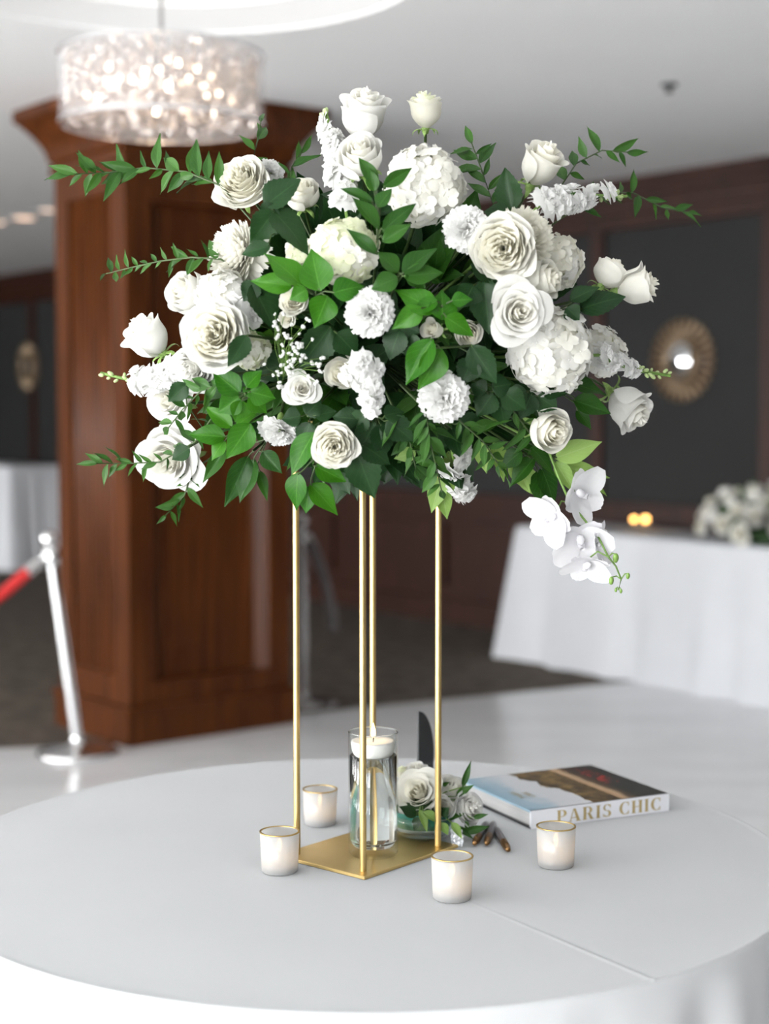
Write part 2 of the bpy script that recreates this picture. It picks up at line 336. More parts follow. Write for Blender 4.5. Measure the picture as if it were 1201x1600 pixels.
# near corner at c0; one face runs along U, the other along V
LU, LV = .80, .62
CM = frame(U, V, Vector((0, 0, 1)), c0)
b = MB(); b.box((.03, .062, 0), (LU - .03, LV - .062, CEIL - .02), CM); col = struct(build('column', b, 'column_wood', smooth=False))
def cpart(name, a, c, bev=0):
    b = MB(); b.box(a, c, CM); return build(name, b, 'column_wood', col, smooth=False)
def halfround(name, x, y, z0, z1, r):
    b = MB(); b.tube([CM @ Vector((x, y, z0)), CM @ Vector((x, y, z1))], r, 10); return build(name, b, 'column_wood', col)
ZB, ZT = .14, 2.40
for s in (0, 1):            # faces along U at y=0 and y=LV ; faces along V at x=0 and x=LU
    ya, yb = ((0, .03) if s == 0 else (LV - .03, LV)); xa, xb = ((0, .03) if s == 0 else (LU - .03, LU))
    for w0, w1 in ((0, .11), (LU - .11, LU)): cpart('stile', (w0, ya if s == 0 else LV - .062, ZB), (w1, .062 if s == 0 else yb, ZT))
    yc, yd = ((ya, .062) if s == 0 else (LV - .062, yb)); cpart('rail', (.11, yc, ZB), (LU - .11, yd, ZB + .12)); cpart('rail', (.11, yc, ZT - .16), (LU - .11, yd, ZT))
    yo, yi = ((0.004, .058) if s == 0 else (LV - .004, LV - .058))
    for w0, w1 in ((.11, .165), (LU - .11, LU - .165)):
        b = MB(); k_ = b.pts([CM @ Vector(p) for z in (ZB + .12, ZT - .16) for p in ((w0, yo, z), (w1, yi, z), (w0, yi, z))]); b.face((k_, k_ + 1, k_ + 4, k_ + 3)); b.face((k_ + 1, k_ + 2, k_ + 5, k_ + 4)); b.face((k_ + 2, k_, k_ + 3, k_ + 5)); b.face((k_, k_ + 2, k_ + 1)); b.face((k_ + 3, k_ + 4, k_ + 5))
        build('moulding', b, 'column_wood', col, smooth=False)
        halfround('bead', w1, yi, ZB + .12, ZT - .16, .012)
    cpart('panel', (.165, min(yi, LV / 2 if s else .062), ZB + .12) if s == 0 else (.165, LV - .064, ZB + .12), (LU - .165, .064, ZT - .16) if s == 0 else (LU - .165, yi, ZT - .16))
    for w0, w1 in ((.063, .12), (LV - .12, LV - .063)): cpart('stile', (xa, w0, ZB), (xb, w1, ZT))
    cpart('rail', (xa, .12, ZB), (xb, LV - .12, ZB + .14)); cpart('rail', (xa, .12, ZT - .12), (xb, LV - .12, ZT))
    nf = 5
    for k in range(nf):
        yk = .12 + (LV - .24) * (k + .5) / nf; halfround('fluting', .03 if s == 0 else LU - .03, yk, ZB + .14, ZT - .12, .03)
        halfround('fillet', .03 if s == 0 else LU - .03, yk + .048, ZB + .14, ZT - .12, .012)
def ringbox(name, off, z0, z1): cpart(name, (-off, -off, z0), (LU + off, LV + off, z1))
ringbox('plinth', .02, 0, ZB); ringbox('plinth_cap', .03, ZB, ZB + .025)
ringbox('necking', .015, ZT, 2.44)
b = MB(); prof = [(.0, 2.44), (.02, 2.46), (.03, 2.50), (.045, 2.53), (.08, 2.58), (.115, 2.62), (.13, 2.63), (.13, 2.678)]
G = [[CM @ Vector(p) for p in ((-o, -o, z), (LU + o, -o, z), (LU + o, LV + o, z), (-o, LV + o, z))] for o, z in prof]
b.grid(G, wrap=True); build('cornice', b, 'column_wood', col, smooth=False)
# ------------------------------------------------------------------ chandelier
cz1 = at(253, 86, 4.72).z; cz0 = at(253, 196, 4.72).z; RD = .302; ch = empty('chandelier', loc=Vector((CH.x, CH.y, cz0)))
tag(ch, 'round crystal drum chandelier hanging in front of the wooden column', 'chandelier'); hh = cz1 - cz0
b = MB(); b.lathe([(RD, 0), (RD, hh)], 64); build('shade', b, 'organza', ch)
for z in (0, hh):
    b = MB(); b.lathe([(RD - .004, z - .004), (RD + .003, z - .004), (RD + .003, z + .004), (RD - .004, z + .004), (RD - .004, z - .004)], 64); build('rim', b, 'chrome', ch, smooth=False)
def bead_mesh(n, r, length, seed):
    rd = random.Random(seed); b = MB()
    for i in range(n):
        z = -length * (i + .5) / n; rr = r * rd.uniform(.75, 1.2); a = rd.uniform(0, 3)
        P = [(0, 0, z + rr)] + [(rr * .8 * math.cos(a + j * math.pi / 3), rr * .8 * math.sin(a + j * math.pi / 3), z + rr * .25) for j in range(6)] + \
            [(rr * .8 * math.cos(a + (j + .5) * math.pi / 3), rr * .8 * math.sin(a + (j + .5) * math.pi / 3), z - rr * .25) for j in range(6)] + [(0, 0, z - rr)]
        k = b.pts(P)
        for j in range(6):
            j2 = (j + 1) % 6; b.face((k, k + 1 + j, k + 1 + j2)); b.face((k + 1 + j, k + 7 + j, k + 1 + j2)); b.face((k + 1 + j2, k + 7 + j, k + 7 + j2)); b.face((k + 7 + j, k + 13, k + 7 + j2))
    return b.mesh('crystal_strand', 'crystal', smooth=False)
strands = [bead_mesh(9, .0115, hh * .97, s) for s in range(4)]
for rad, cnt in ((.275, 62), (.225, 44), (.165, 30), (.09, 14)):
    for j in range(cnt):
        a = 2 * math.pi * (j + random.uniform(-.2, .2)) / cnt
        put('crystal_strand', random.choice(strands), ch, Matrix.Translation((rad * math.cos(a), rad * math.sin(a), hh * (1.0 if rad > .1 else .96))) @ Matrix.Rotation(random.uniform(0, 6), 4, 'Z'))
b = MB()
for a in range(6): b.box((-RD, -.004, hh - .012), (RD, .004, hh - .006), Matrix.Rotation(a * math.pi / 6, 4, 'Z'))
build('top_frame', b, 'chrome', ch, smooth=False)
rb = random.Random(5)
for j in range(26):
    a = 2.39996 * j; rad = .06 + .16 * math.sqrt(j / 25); zb = hh * rb.uniform(.3, .78)
    bb = MB(); bb.ball((0, 0, 0), .0065, 8, 6, sc=(1, 1, 1.4)); build('bulb', bb, 'bulb', ch, M=Matrix.Translation((rad * math.cos(a), rad * math.sin(a), zb)))
    bb = MB(); bb.tube([(rad * math.cos(a), rad * math.sin(a), hh - .01), (rad * math.cos(a), rad * math.sin(a), zb + .008)], .002, 6); build('bulb_holder', bb, 'chrome', ch)
b = MB(); b.tube([(0, 0, hh - .01), (0, 0, CEIL + .12 - cz0)], .006, 8); b.lathe([(.06, CEIL + .128 - cz0), (.06, CEIL + .105 - cz0), (.008, CEIL + .095 - cz0)], 20); build('hanging_rod', b, 'dull_steel', ch)
L = bpy.data.lights.new('chandelier_lamp', 'POINT'); L.energy = .6; L.color = (1, .74, .5); L.shadow_soft_size = .06
o = bpy.data.objects.new('chandelier_lamp', L); C.objects.link(o); o.parent = ch; o.location = (0, 0, hh * .5)
# ceiling fittings
for px, py, w, lab in ((38, 340, .075, 'larger warm recessed downlight in the ceiling beside the column'), (74, 328, .05, 'small warm downlight nearest the column capital'), (-2, 347, .055, 'warm recessed downlight cut by the picture edge')):
    p = on(px, py, CEIL); e = tag(empty('ceiling_downlight', loc=p), lab, 'downlight', 'ceiling downlights')
    b = MB(); b.lathe([(w, -.002), (0.0, -.002)], 20); build('lens', b, 'downlight', e)
    b = MB(); b.lathe([(w, -.001), (w * 1.25, -.001), (w * 1.25, -.008), (w, -.006), (w, -.001)], 20); build('trim_ring', b, 'frame_white', e)
p = on(1045, 131, CEIL); e = tag(empty('ceiling_sprinkler', loc=p), 'small dark metal sprinkler head set in the white ceiling', 'sprinkler')
b = MB(); b.lathe([(.033, 0), (.033, -.008), (.012, -.012), (.010, -.03)], 16); build('escutcheon', b, 'black_card', e)
b = MB(); b.lathe([(.0, -.03), (.018, -.031), (.018, -.034), (0, -.035)], 12); build('deflector', b, 'wick', e)
# ------------------------------------------------------------------ sunburst mirrors on the back wall
def sun_mirror(px, py, dia, inner, label):
    vv, zz, p = wall_v(px, py); zz = p.z
    M = frame(V * -1, Vector((0, 0, 1)), U * -1, uv(WALLU - .006, vv, zz))
    e = tag(empty('sunburst_mirror', M), label, 'mirror', 'sunburst wall mirrors')
    b = MB(); b.lathe([(dia * .47, 0), (dia * .47, .012), (0, .014)], 40); build('backing', b, 'wall_wood', e)
    r0, r1 = inner / 2 + .015, dia / 2; bm = MB(); n = 5
    G = []
    for i in range(n):
        t = i / (n - 1); rr = r0 + (r1 - r0) * t; h = .014 + .022 * math.sin(math.pi * min(1, .15 + t * .85)); w = rr * math.pi / 26 * .56
        G.append([(rr, -w, .012), (rr, -w * .5, h), (rr, w * .5, h), (rr, w, .012)])
    bm.grid(G); me = bm.mesh('ray_rib', 'mirror_frame')
    for j in range(26): put('ray_rib', me, e, Matrix.Rotation(2 * math.pi * j / 26, 4, 'Z'))
    b = MB(); b.lathe([(r0 + .004, .012), (r0 + .004, .04), (r0 - .012, .042), (r0 - .018, .02)], 40); build('inner_ring', b, 'mirror_frame', e)
    b = MB(); b.lathe([(r0 - .01, .024), (r0 * .7, .034), (r0 * .35, .041), (0, .044)], 40); build('glass', b, 'mirror_glass', e)
sun_mirror(1068, 563, .46, .2, 'round bronze sunburst mirror above the floral table')
sun_mirror(46, 573, .46, .2, 'distant sunburst mirror beside the column on the far grey wall')
# ------------------------------------------------------------------ draped buffet tables along the wall
def drape_box(name, M, L, Wd, H, parent, folds=22, amp=.05, flare=.06, mat_='far_cloth'):
    """floor-length cloth over a rectangular table; local x along L, y along Wd"""
    per = []
    ns = 46; nw = 22; rc = .03
    for i in range(ns): per.append((L * i / ns, 0, 0, -1))
    for i in range(nw): per.append((L, Wd * i / nw, 1, 0))
    for i in range(ns): per.append((L - L * i / ns, Wd, 0, 1))
    for i in range(nw): per.append((0, Wd - Wd * i / nw, -1, 0))
    n = len(per); G = []
    rd = random.Random(3); ph = [rd.uniform(0, 6.28) for _ in range(6)]
    def fold(k): a = 2 * math.pi * k / n; return .5 + .5 * (.5 * math.sin(folds * a + ph[0] + math.sin(3 * a + ph[1])) + .3 * math.sin(folds * 1.7 * a + ph[2]) + .2 * math.sin(9 * a + ph[3]))
    cx, cy = L / 2, Wd / 2
    for d, z in ((-.012, H), (-.003, H - .002), (.002, H - .012)):
        G.append([(x + nx * d, y + ny * d, z) for x, y, nx, ny in per])
    for t in (.06, .15, .3, .5, .7, .85, 1.0):
        row = []
        for k, (x, y, nx, ny) in enumerate(per):
            cornr = math.exp(-(min(abs(k - c) if abs(k - c) < n / 2 else n - abs(k - c) for c in (0, ns, ns + nw, 2 * ns + nw)) / 4.0) ** 2)
            dx, dy = x - cx, y - cy; q = math.hypot(dx, dy)
            d = .004 + t * flare * (.35 + .65 * fold(k)) + amp * fold(k) * t
            row.append((x + nx * d + dx / q * cornr * flare * 1.3 * t, y + ny * d + dy / q * cornr * flare * 1.3 * t, H * (1 - t) + .006))
        G.append(row)
    b = MB(); b.grid(G, wrap=True); k = b.pts([(L / 2, Wd / 2, H)]); 
    for j in range(n): b.face(((j + 1) % n, j, k))
    return build(name, b, mat_, parent, M=M)
A = on(786, 1028); Bp = on(1196, 1108); dirL = (Bp - A); dirL.z = 0; dirL.normalize(); back = Vector((-dirL.y, dirL.x, 0))
TM = frame(dirL, back, Vector((0, 0, 1)), A + back * .05 + dirL * .05)
HT = .745
bt = empty('banquet_table', TM); tag(bt, 'long buffet table under a white cloth beside the grey wall', 'table')
b = MB(); b.box((.012, .012, HT - .03), (2.69, .538, HT - .004)); build('tabletop', b, 'frame_white', bt, smooth=False)
for x in (.1, 2.6):
    for y in (.08, .47): b = MB(); b.tube([(x, y, 0), (x, y, HT - .03)], .014, 8); build('leg', b, 'dull_steel', bt)
tag(drape_box('tablecloth', TM, 2.7, .55, HT, None), 'white floor-length cloth on the buffet table by the grey wall', 'tablecloth')
p = on(16, 858); vv = to_uv(p)[1]
TL = frame(V, U * -1, Vector((0, 0, 1)), uv(WALLU - .15, to_uv(on(150, 850))[1] - .2, 0))
H2 = .9; pl = on(60, 862); lu, lv = to_uv(pl)
TL = frame(V * -1, U, Vector((0, 0, 1)), uv(WALLU - .85, lv, 0))
tag(drape_box('tablecloth', TL, 1.5, .5, H2, None, flare=.06), 'pale floor-length tablecloth far away behind the wooden column', 'tablecloth')
# ------------------------------------------------------------------ stanchions and ropes
def stanchion(base, top, m, label):
    d = (top - base); Ln = d.length; zax = d.normalized(); x = Vector((1, 0, 0)); y = zax.cross(x).normalized(); x = y.cross(zax)
    e = tag(empty('stanchion', Matrix.Translation(base)), label, 'stanchion', 'rope barrier posts')
    b = MB(); b.lathe([(.165, 0), (.165, .012), (.15, .022), (.06, .035), (.03, .05), (.028, .07)], 32, cap0=True); build('base', b, m, e)
    Mx = frame(x, y, zax, Vector((0, 0, .045)))
    b = MB(); b.lathe([(.024, 0), (.024, Ln - .13)], 20); build('post', b, m, e, M=Mx)
    b = MB(); b.lathe([(.033, Ln - .15), (.036, Ln - .145), (.036, Ln - .09), (.028, Ln - .08), (.02, Ln - .075)], 20); build('collar', b, m, e, M=Mx)
    b = MB(); b.ball((0, 0, Ln - .045), .034, 16, 10); build('finial', b, m, e, M=Mx)
    return e
sb = on(122, 1178, .004); stp = at(74, 842, sb.y)
stanchion(sb, stp, 'chrome', 'leaning chrome stanchion post holding the red rope')
def rope(label, pts, m, endm):
    pts = [Vector(p) for p in pts]; e = tag(empty('barrier_rope', Matrix.Translation(pts[0])), label, 'rope')
    o0 = pts[0]; L = [p - o0 for p in pts]
    b = MB(); b.tube(L[1:], .024, 12); build('velvet', b, m, e)
    b = MB(); b.tube([L[0], L[0].lerp(L[1], .35), L[0].lerp(L[1], .5), L[1].lerp(L[2], .06)], [.007, .01, .025, .026], 12); build('end_cap', b, endm, e)
def bez(a, b_, c, n=14): return [a.lerp(b_, t).lerp(b_.lerp(c, t), t) for t in [i / (n - 1) for i in range(n)]]
a = at(72, 868, sb.y - .03); sb3 = on(-330, 1195, .004); tp3 = sb3 + Vector((0, 0, .88)); c_ = tp3 + Vector((.08, 0, -.14))
stanchion(sb3, tp3, 'chrome', 'upright chrome stanchion at the other end of the red rope')
rope('red velvet barrier rope hooked on the chrome post', [a, at(47, 890, sb.y - .03)] + bez(at(44, 893, sb.y - .03), at(-150, 1080, sb.y - .05), c_)[1:] + [tp3 + Vector((.02, 0, -.1))], 'red_velvet', 'chrome')
sb2 = on(473, 1101); 
stanchion(sb2, at(471, 812, sb2.y), 'dull_steel', 'dull grey stanchion post half hidden beside the column')
a = at(474, 826, sb2.y)
rope('dark velvet rope hanging from the half-hidden grey post', [a, at(486, 848, sb2.y)] + bez(at(488, 852, sb2.y), at(520, 935, sb2.y), at(520, 985, sb2.y + .05))[1:], 'dark_velvet', 'dull_steel')
# ------------------------------------------------------------------ the round table and its cloth
TC = Vector((-.028, 2.236, 0)); TR = .61
rt = tag(empty('round_table', loc=TC), 'round table hidden under the white floor-length cloth', 'table')
b = MB(); b.lathe([(0, TABLE - .03), (TR - .012, TABLE - .03), (TR - .012, TABLE - .004), (0, TABLE - .004)], 48); build('tabletop', b, 'frame_white', rt, smooth=False)
for k in range(4):
    a = R(45 + 90 * k); b = MB(); b.tube([(.4 * math.cos(a), .4 * math.sin(a), .004), (.36 * math.cos(a), .36 * math.sin(a), TABLE - .03)], .016, 8); build('leg', b, 'dull_steel', rt)
m = mat('table_linen', (.63, .64, .655), .85, sheen=.1)
n_, l_ = nodes(m); tcn = n_.new('ShaderNodeTexCoord')
pa, pb = on(752, 1417, TABLE), on(1010, 1527, TABLE); dd = (pb - pa).normalized(); nn = Vector((-dd.y, dd.x, 0))
def dotn(vec, off):
    dp = n_.new('ShaderNodeVectorMath'); dp.operation = 'DOT_PRODUCT'; l_.new(tcn.outputs['Object'], dp.inputs[0]); dp.inputs[1].default_value = vec
    s = n_.new('ShaderNodeMath'); s.operation = 'SUBTRACT'; l_.new(dp.outputs['Value'], s.inputs[0]); s.inputs[1].default_value = off; return s.outputs[0]
def ridge(vec, off, w):
    s = dotn(vec, off); a_ = n_.new('ShaderNodeMath'); a_.operation = 'ABSOLUTE'; l_.new(s, a_.inputs[0])
    mr = n_.new('ShaderNodeMapRange'); mr.interpolation_type = 'SMOOTHSTEP'; mr.inputs[1].default_value = w; mr.inputs[2].default_value = 0; l_.new(a_.outputs[0], mr.inputs[0]); return mr.outputs[0]
r1 = ridge(nn, nn.dot(pa - TC), .006)
al = dotn(dd, dd.dot(pa - TC)); mr = n_.new('ShaderNodeMapRange'); mr.inputs[1].default_value = -.08; mr.inputs[2].default_value = .25; l_.new(al, mr.inputs[0])
flat = n_.new('ShaderNodeMath'); flat.operation = 'GREATER_THAN'; flat.inputs[1].default_value = 0; l_.new(dotn(Vector((0, 0, 1)), TABLE - .002), flat.inputs[0])
m0 = n_.new('ShaderNodeMath'); m0.operation = 'MULTIPLY'; l_.new(mr.outputs[0], m0.inputs[0]); l_.new(flat.outputs[0], m0.inputs[1])
mu = n_.new('ShaderNodeMath'); mu.operation = 'MULTIPLY'; l_.new(r1, mu.inputs[0]); l_.new(m0.outputs[0], mu.inputs[1])
t1 = noise(m, (1, 1, 1), 5, 2); t2 = noise(m, (1, 1, 1), 400, 1)
ad = n_.new('ShaderNodeMath'); ad.operation = 'MULTIPLY_ADD'; l_.new(t1.outputs[0], ad.inputs[0]); ad.inputs[1].default_value = .6; l_.new(mu.outputs[0], ad.inputs[2])
ad2 = n_.new('ShaderNodeMath'); ad2.operation = 'MULTIPLY_ADD'; l_.new(t2.outputs[0], ad2.inputs[0]); ad2.inputs[1].default_value = .03; l_.new(ad.outputs[0], ad2.inputs[2])
bump(m, ad2.outputs[0], .5, .0016)
rr_ = ramp(m, t1.outputs[0], [(.3, (.545, .555, .566)), (.7, (.56, .57, .581))]); l_.new(rr_.outputs[0], n_['Principled BSDF'].inputs['Base Color'])
b = MB(); N = 288; rows = []
def ang(j): return 2 * math.pi * j / N
def foldamt(a):      # how deep the hanging folds are at this bearing (0 = right, -90 deg = towards the camera)
    d = (math.degrees(a) + 180) % 360 - 180
    return .25 + .75 / (1 + math.exp((-62 - d) / 7.0)) if -180 <= d < 60 else .5
for r_ in (.12, .3, .45, .55, .598): rows.append([(r_ * math.cos(ang(j)), r_ * math.sin(ang(j)), TABLE) for j in range(N)])
for r_, z in ((.604, .0003), (.6075, .001), (.6095, .0005), (.611, -.0025), (.6118, -.006), (.6118, -.012)): rows.append([(r_ * math.cos(ang(j)), r_ * math.sin(ang(j)), TABLE + z) for j in range(N)])
def fl(a): return .5 + .5 * (.55 * math.sin(31 * a + 1.5 * math.sin(4 * a)) + .3 * math.sin(53 * a + 2 * math.sin(5 * a + 1)) + .15 * math.sin(17 * a + .6))
for t in (.04, .09, .16, .26, .4, .6, .8, 1.0):
    row = []
    for j in range(N):
        a = ang(j); A_ = foldamt(a); r_ = .612 + .012 * min(1, t * 6) * (fl(a) - .35) * A_ * 1.6 + t ** .8 * (.012 + .06 * fl(a) * A_); row.append((r_ * math.cos(a), r_ * math.sin(a), (TABLE - .012) * (1 - t) + .008))
    rows.append(row)
b.grid(rows, wrap=True); k = b.pts([(0, 0, TABLE)])
for j in range(N): b.face(((j + 1) % N, j, k))
tag(build('tablecloth', b, 'table_linen', M=Matrix.Translation(TC)), 'smooth white cloth covering the round table in front', 'tablecloth')
# ------------------------------------------------------------------ gold flower stand
rf, rl, rr2 = on(567, 1366, TABLE), on(492, 1331, TABLE), on(684, 1326, TABLE)
ex = (rr2 - rf).normalized(); ey = Vector((-ex.y, ex.x, 0)); Wx = (rr2 - rf).length; Wy = abs((rl - rf).dot(ey))
SM = frame(ex, ey, Vector((0, 0, 1)), rf); SC = SM @ Vector((Wx / 2, Wy / 2, 0)); TOP = .62
st = empty('flower_stand', SM); tag(st, 'tall gold metal flower stand with four thin rods', 'flower stand')
def bevbox(b, a, c, e):
    b.grid([[(a[0] + e, a[1] + e, a[2]), (c[0] - e, a[1] + e, a[2]), (c[0] - e, c[1] - e, a[2]), (a[0] + e, c[1] - e, a[2])], [(a[0], a[1], a[2] + e), (c[0], a[1], a[2] + e), (c[0], c[1], a[2] + e), (a[0], c[1], a[2] + e)],
            [(a[0], a[1], c[2] - e), (c[0], a[1], c[2] - e), (c[0], c[1], c[2] - e), (a[0], c[1], c[2] - e)], [(a[0] + e, a[1] + e, c[2]), (c[0] - e, a[1] + e, c[2]), (c[0] - e, c[1] - e, c[2]), (a[0] + e, c[1] - e, c[2])]], wrap=True)
    k = len(b.v) - 16; b.face((k + 3, k + 2, k + 1, k)); b.face((k + 12, k + 13, k + 14, k + 15)); return b
b = MB(); bevbox(b, (-.02, -.02, 0), (Wx + .022, Wy + .02, .005), .001); build('base_plate', b, 'gold', st, smooth=False)
for x in (0, Wx):
    for y in (0, Wy): b = MB(); b.lathe([(.0047, .005), (.0047, TOP)], 16); build('rod', b, 'gold', st, M=Matrix.Translation((x, y, 0)))
b = MB(); bevbox(b, (-.02, -.02, TOP), (Wx + .022, Wy + .02, TOP + .005), .001); build('top_plate', b, 'gold', st, smooth=False)
FC = Vector((SC.x, SC.y, TABLE + TOP + .10))                     # middle of the flower foam
b = MB(); b.ball((0, 0, 0), .08, 18, 12, sc=(1.05, .9, 1.0)); tag(build('floral_foam', b, 'foam_green', M=Matrix.Translation(FC)), 'dark green floral foam block inside the tall bouquet', 'floral foam')
# ------------------------------------------------------------------ glass cylinder with water and floating candle
def flame_obj(parent, z, s, x=0, y=0):
    b = MB(); b.lathe([(.0, z), (.0028 * s, z + .003 * s), (.0036 * s, z + .007 * s), (.0028 * s, z + .013 * s), (.0012 * s, z + .019 * s), (0, z + .023 * s)], 10, (x, y, 0)); return build('flame', b, 'flame', parent)
vc = on(583, 1334, TABLE + .005); RV = .0355; hv = at(583, 1143, vc.y).z - vc.z
e = empty('cylinder_vase', loc=vc); tag(e, 'clear glass cylinder of water standing on the gold base', 'vase')
b = MB(); g_ = .0022
b.lathe([(0, 0), (RV - .004, 0), (RV, .004), (RV, hv - .001), (RV - g_ / 2, hv), (RV - g_, hv - .001), (RV - g_, .02), (RV - .006, .013), (0, .011)], 48); build('glass', b, 'clear_glass', e)
b = MB(); b.lathe([(RV - .0024, hv - .0006), (RV - .0011, hv - .0014), (RV + .0003, hv - .0004), (RV - .0011, hv + .0008), (RV - .0024, hv - .0006)], 48); build('rim', b, 'water', e)
zw = at(583, 1180, vc.y).z - vc.z
b = MB(); rw = RV - g_ + .0003; b.lathe([(0, .0113), (RV - .0065, .0134), (rw, .0204), (rw, zw), (0, zw)], 48); build('water', b, 'water', e)
zt = at(583, 1158, vc.y).z; cd = empty('floating_candle', loc=Vector((vc.x, vc.y, zt - .024))); tag(cd, 'white floating candle alight in the glass cylinder', 'candle')
rc = RV - .0035; b = MB(); b.lathe([(0, 0), (rc * .72, .001), (rc * .88, .006), (rc * .97, .014), (rc, .022), (rc * .97, .025), (rc * .85, .0245), (rc * .3, .023), (0, .0225)], 36); build('wax', b, 'wax', cd)
b = MB(); b.tube([(0, 0, .0225), (.0005, 0, .031)], .0007, 6); build('wick', b, 'wick', cd); flame_obj(cd, .029, .95)
L = bpy.data.lights.new('candle_light', 'POINT'); L.energy = .05; L.color = (1, .6, .3); L.shadow_soft_size = .004
o = bpy.data.objects.new('candle_light', L); C.objects.link(o); o.parent = cd; o.location = (0, 0, .04)
# ------------------------------------------------------------------ frosted votives
VOT = [(437, 1361, 'frosted votive with gold rim on the cloth beside the base plate corner', 1.0), (500, 1287, 'frosted votive standing behind the gold rod, furthest from the book', .97),
       (706, 1403, 'frosted votive nearest the table edge, covering the plate corner', 1.0), (868, 1352, 'frosted votive in front of the book spine', 1.0)]
for px, py, lab, sc in VOT:
    p = on(px, py, TABLE + .001); e = empty('votive_holder', loc=p); tag(e, lab, 'votive', 'frosted votive holders'); rt_, rb_, h = .0275 * sc, .0252 * sc, .056 * sc
    b = MB(); b.lathe([(0, 0), (rb_ - .002, 0), (rb_, .002), (rt_, h), (rt_ - .0018, h), (rb_ - .0022, .006), (0, .005)], 40); build('glass_cup', b, 'frosted_glass', e)
    b = MB(); b.lathe([(rt_ - .0022, h - .0003), (rt_ + .0004, h - .0006), (rt_ + .0005, h + .0006), (rt_ - .002, h + .0008), (rt_ - .0022, h - .0003)], 40); build('gold_rim', b, 'gold_rim', e)
    t = tag(empty('tealight_candle', loc=p + Vector((0, 0, .0062))), lab.replace('frosted votive', 'small lit tealight inside the votive').replace(' with gold rim', ''), 'candle', 'tealights in the votives')
    b = MB(); b.lathe([(0, 0), (.0155, 0), (.0155, .011), (.0145, .0118), (0, .0108)], 24); build('wax', b, 'wax', t); flame_obj(t, .016, .85)
    b = MB(); b.tube([(0, 0, .012), (0, 0, .018)], .0006, 6); build('wick', b, 'wick', t)
    L = bpy.data.lights.new('tealight_glow', 'POINT'); L.energy = .04; L.color = (1, .58, .3); L.shadow_soft_size = .004
    o = bpy.data.objects.new('tealight_glow', L); C.objects.link(o); o.parent = t; o.location = (0, 0, .026)
# ------------------------------------------------------------------ book
k0, k1 = on(829, 1296, TABLE), on(1044, 1267, TABLE); bx = (k1 - k0).normalized(); by = Vector((-bx.y, bx.x, 0)); BL = (k1 - k0).length
k2 = on(737, 1249, TABLE); BWd = .225
TH = at(829, 1268, k0.y).z - TABLE
BM = frame(bx, by, Vector((0, 0, 1)), k0 + Vector((0, 0, .0005))); bk = empty('book', BM); tag(bk, 'large hardback book with gilt spine lettering lying on the cloth', 'book')
b = MB(); b.box((.004, .006, .003), (BL - .004, BWd - .004, TH - .003)); build('pages', b, 'book_pages', bk, smooth=False)
b = MB(); b.box((0, .0, 0), (BL, BWd, .003)); build('back_cover', b, 'book_black', bk, smooth=False)
b = MB(); b.box((0, -.0015, .0), (BL, .004, TH)); build('spine', b, 'book_white', bk, smooth=False)
m = mat('book_cover', (.7, .7, .7), .3, coat=.2); n_, l_ = nodes(m); tcn = n_.new('ShaderNodeTexCoord'); sx = n_.new('ShaderNodeSeparateXYZ'); l_.new(tcn.outputs['Object'], sx.inputs[0])
tz = noise(m, (1, 1, 1), 26, 5)
def M2(op, a, c=None, d=None):
    q = n_.new('ShaderNodeMath'); q.operation = op
    for k, x in enumerate((a, c, d)):
        if x is None: continue
        if isinstance(x, (int, float)): q.inputs[k].default_value = x
        else: l_.new(x, q.inputs[k])
    return q.outputs[0]
nz = M2('SUBTRACT', tz.outputs[0], .5)
X = M2('DIVIDE', sx.outputs[0], BL); Y = M2('DIVIDE', sx.outputs[1], BWd)
sky = ramp(m, M2('ADD', X, M2('MULTIPLY', nz, .25)), [(.0, (.32, .50, .62)), (.12, (.42, .56, .66)), (.24, (.72, .74, .78)), (1, (.78, .76, .76))])
tn = noise(m, (1, 1, 1), 60, 6); tree = ramp(m, tn.outputs[0], [(.35, (.035, .022, .01)), (.5, (.12, .075, .03)), (.7, (.30, .19, .07))])
road = ramp(m, M2('ADD', X, M2('MULTIPLY', nz, .06)), [(.66, (.45, .28, .15)), (.70, (.62, .42, .26)), (.74, (.10, .06, .03)), (.8, (.02, .022, .02))])
redn = noise(m, (1, 1, 1), 80, 2)
def mixc(f, a, c):
    x = n_.new('ShaderNodeMix'); x.data_type = 'RGBA'; l_.new(f, x.inputs[0]); l_.new(a, x.inputs[6]); l_.new(c, x.inputs[7]); return x.outputs[2]
edge = M2('ADD', M2('ADD', X, M2('MULTIPLY', nz, .22)), M2('MULTIPLY', Y, .10))
c1 = mixc(M2('GREATER_THAN', edge, .47), sky.outputs[0], tree.outputs[0]); c2 = mixc(M2('GREATER_THAN', X, .66), c1, road.outputs[0])
redc = n_.new('ShaderNodeRGB'); redc.outputs[0].default_value = (.42, .04, .03, 1)
inred = M2('MULTIPLY', M2('MULTIPLY', M2('GREATER_THAN', X, .80), M2('LESS_THAN', X, .90)), M2('MULTIPLY', M2('GREATER_THAN', Y, .45), M2('GREATER_THAN', redn.outputs[0], .53)))
l_.new(mixc(inred, c2, redc.outputs[0]), n_['Principled BSDF'].inputs['Base Color'])
b = MB(); b.box((0, .001, TH - .003), (BL, BWd, TH)); build('front_cover', b, 'book_cover', bk, smooth=False)
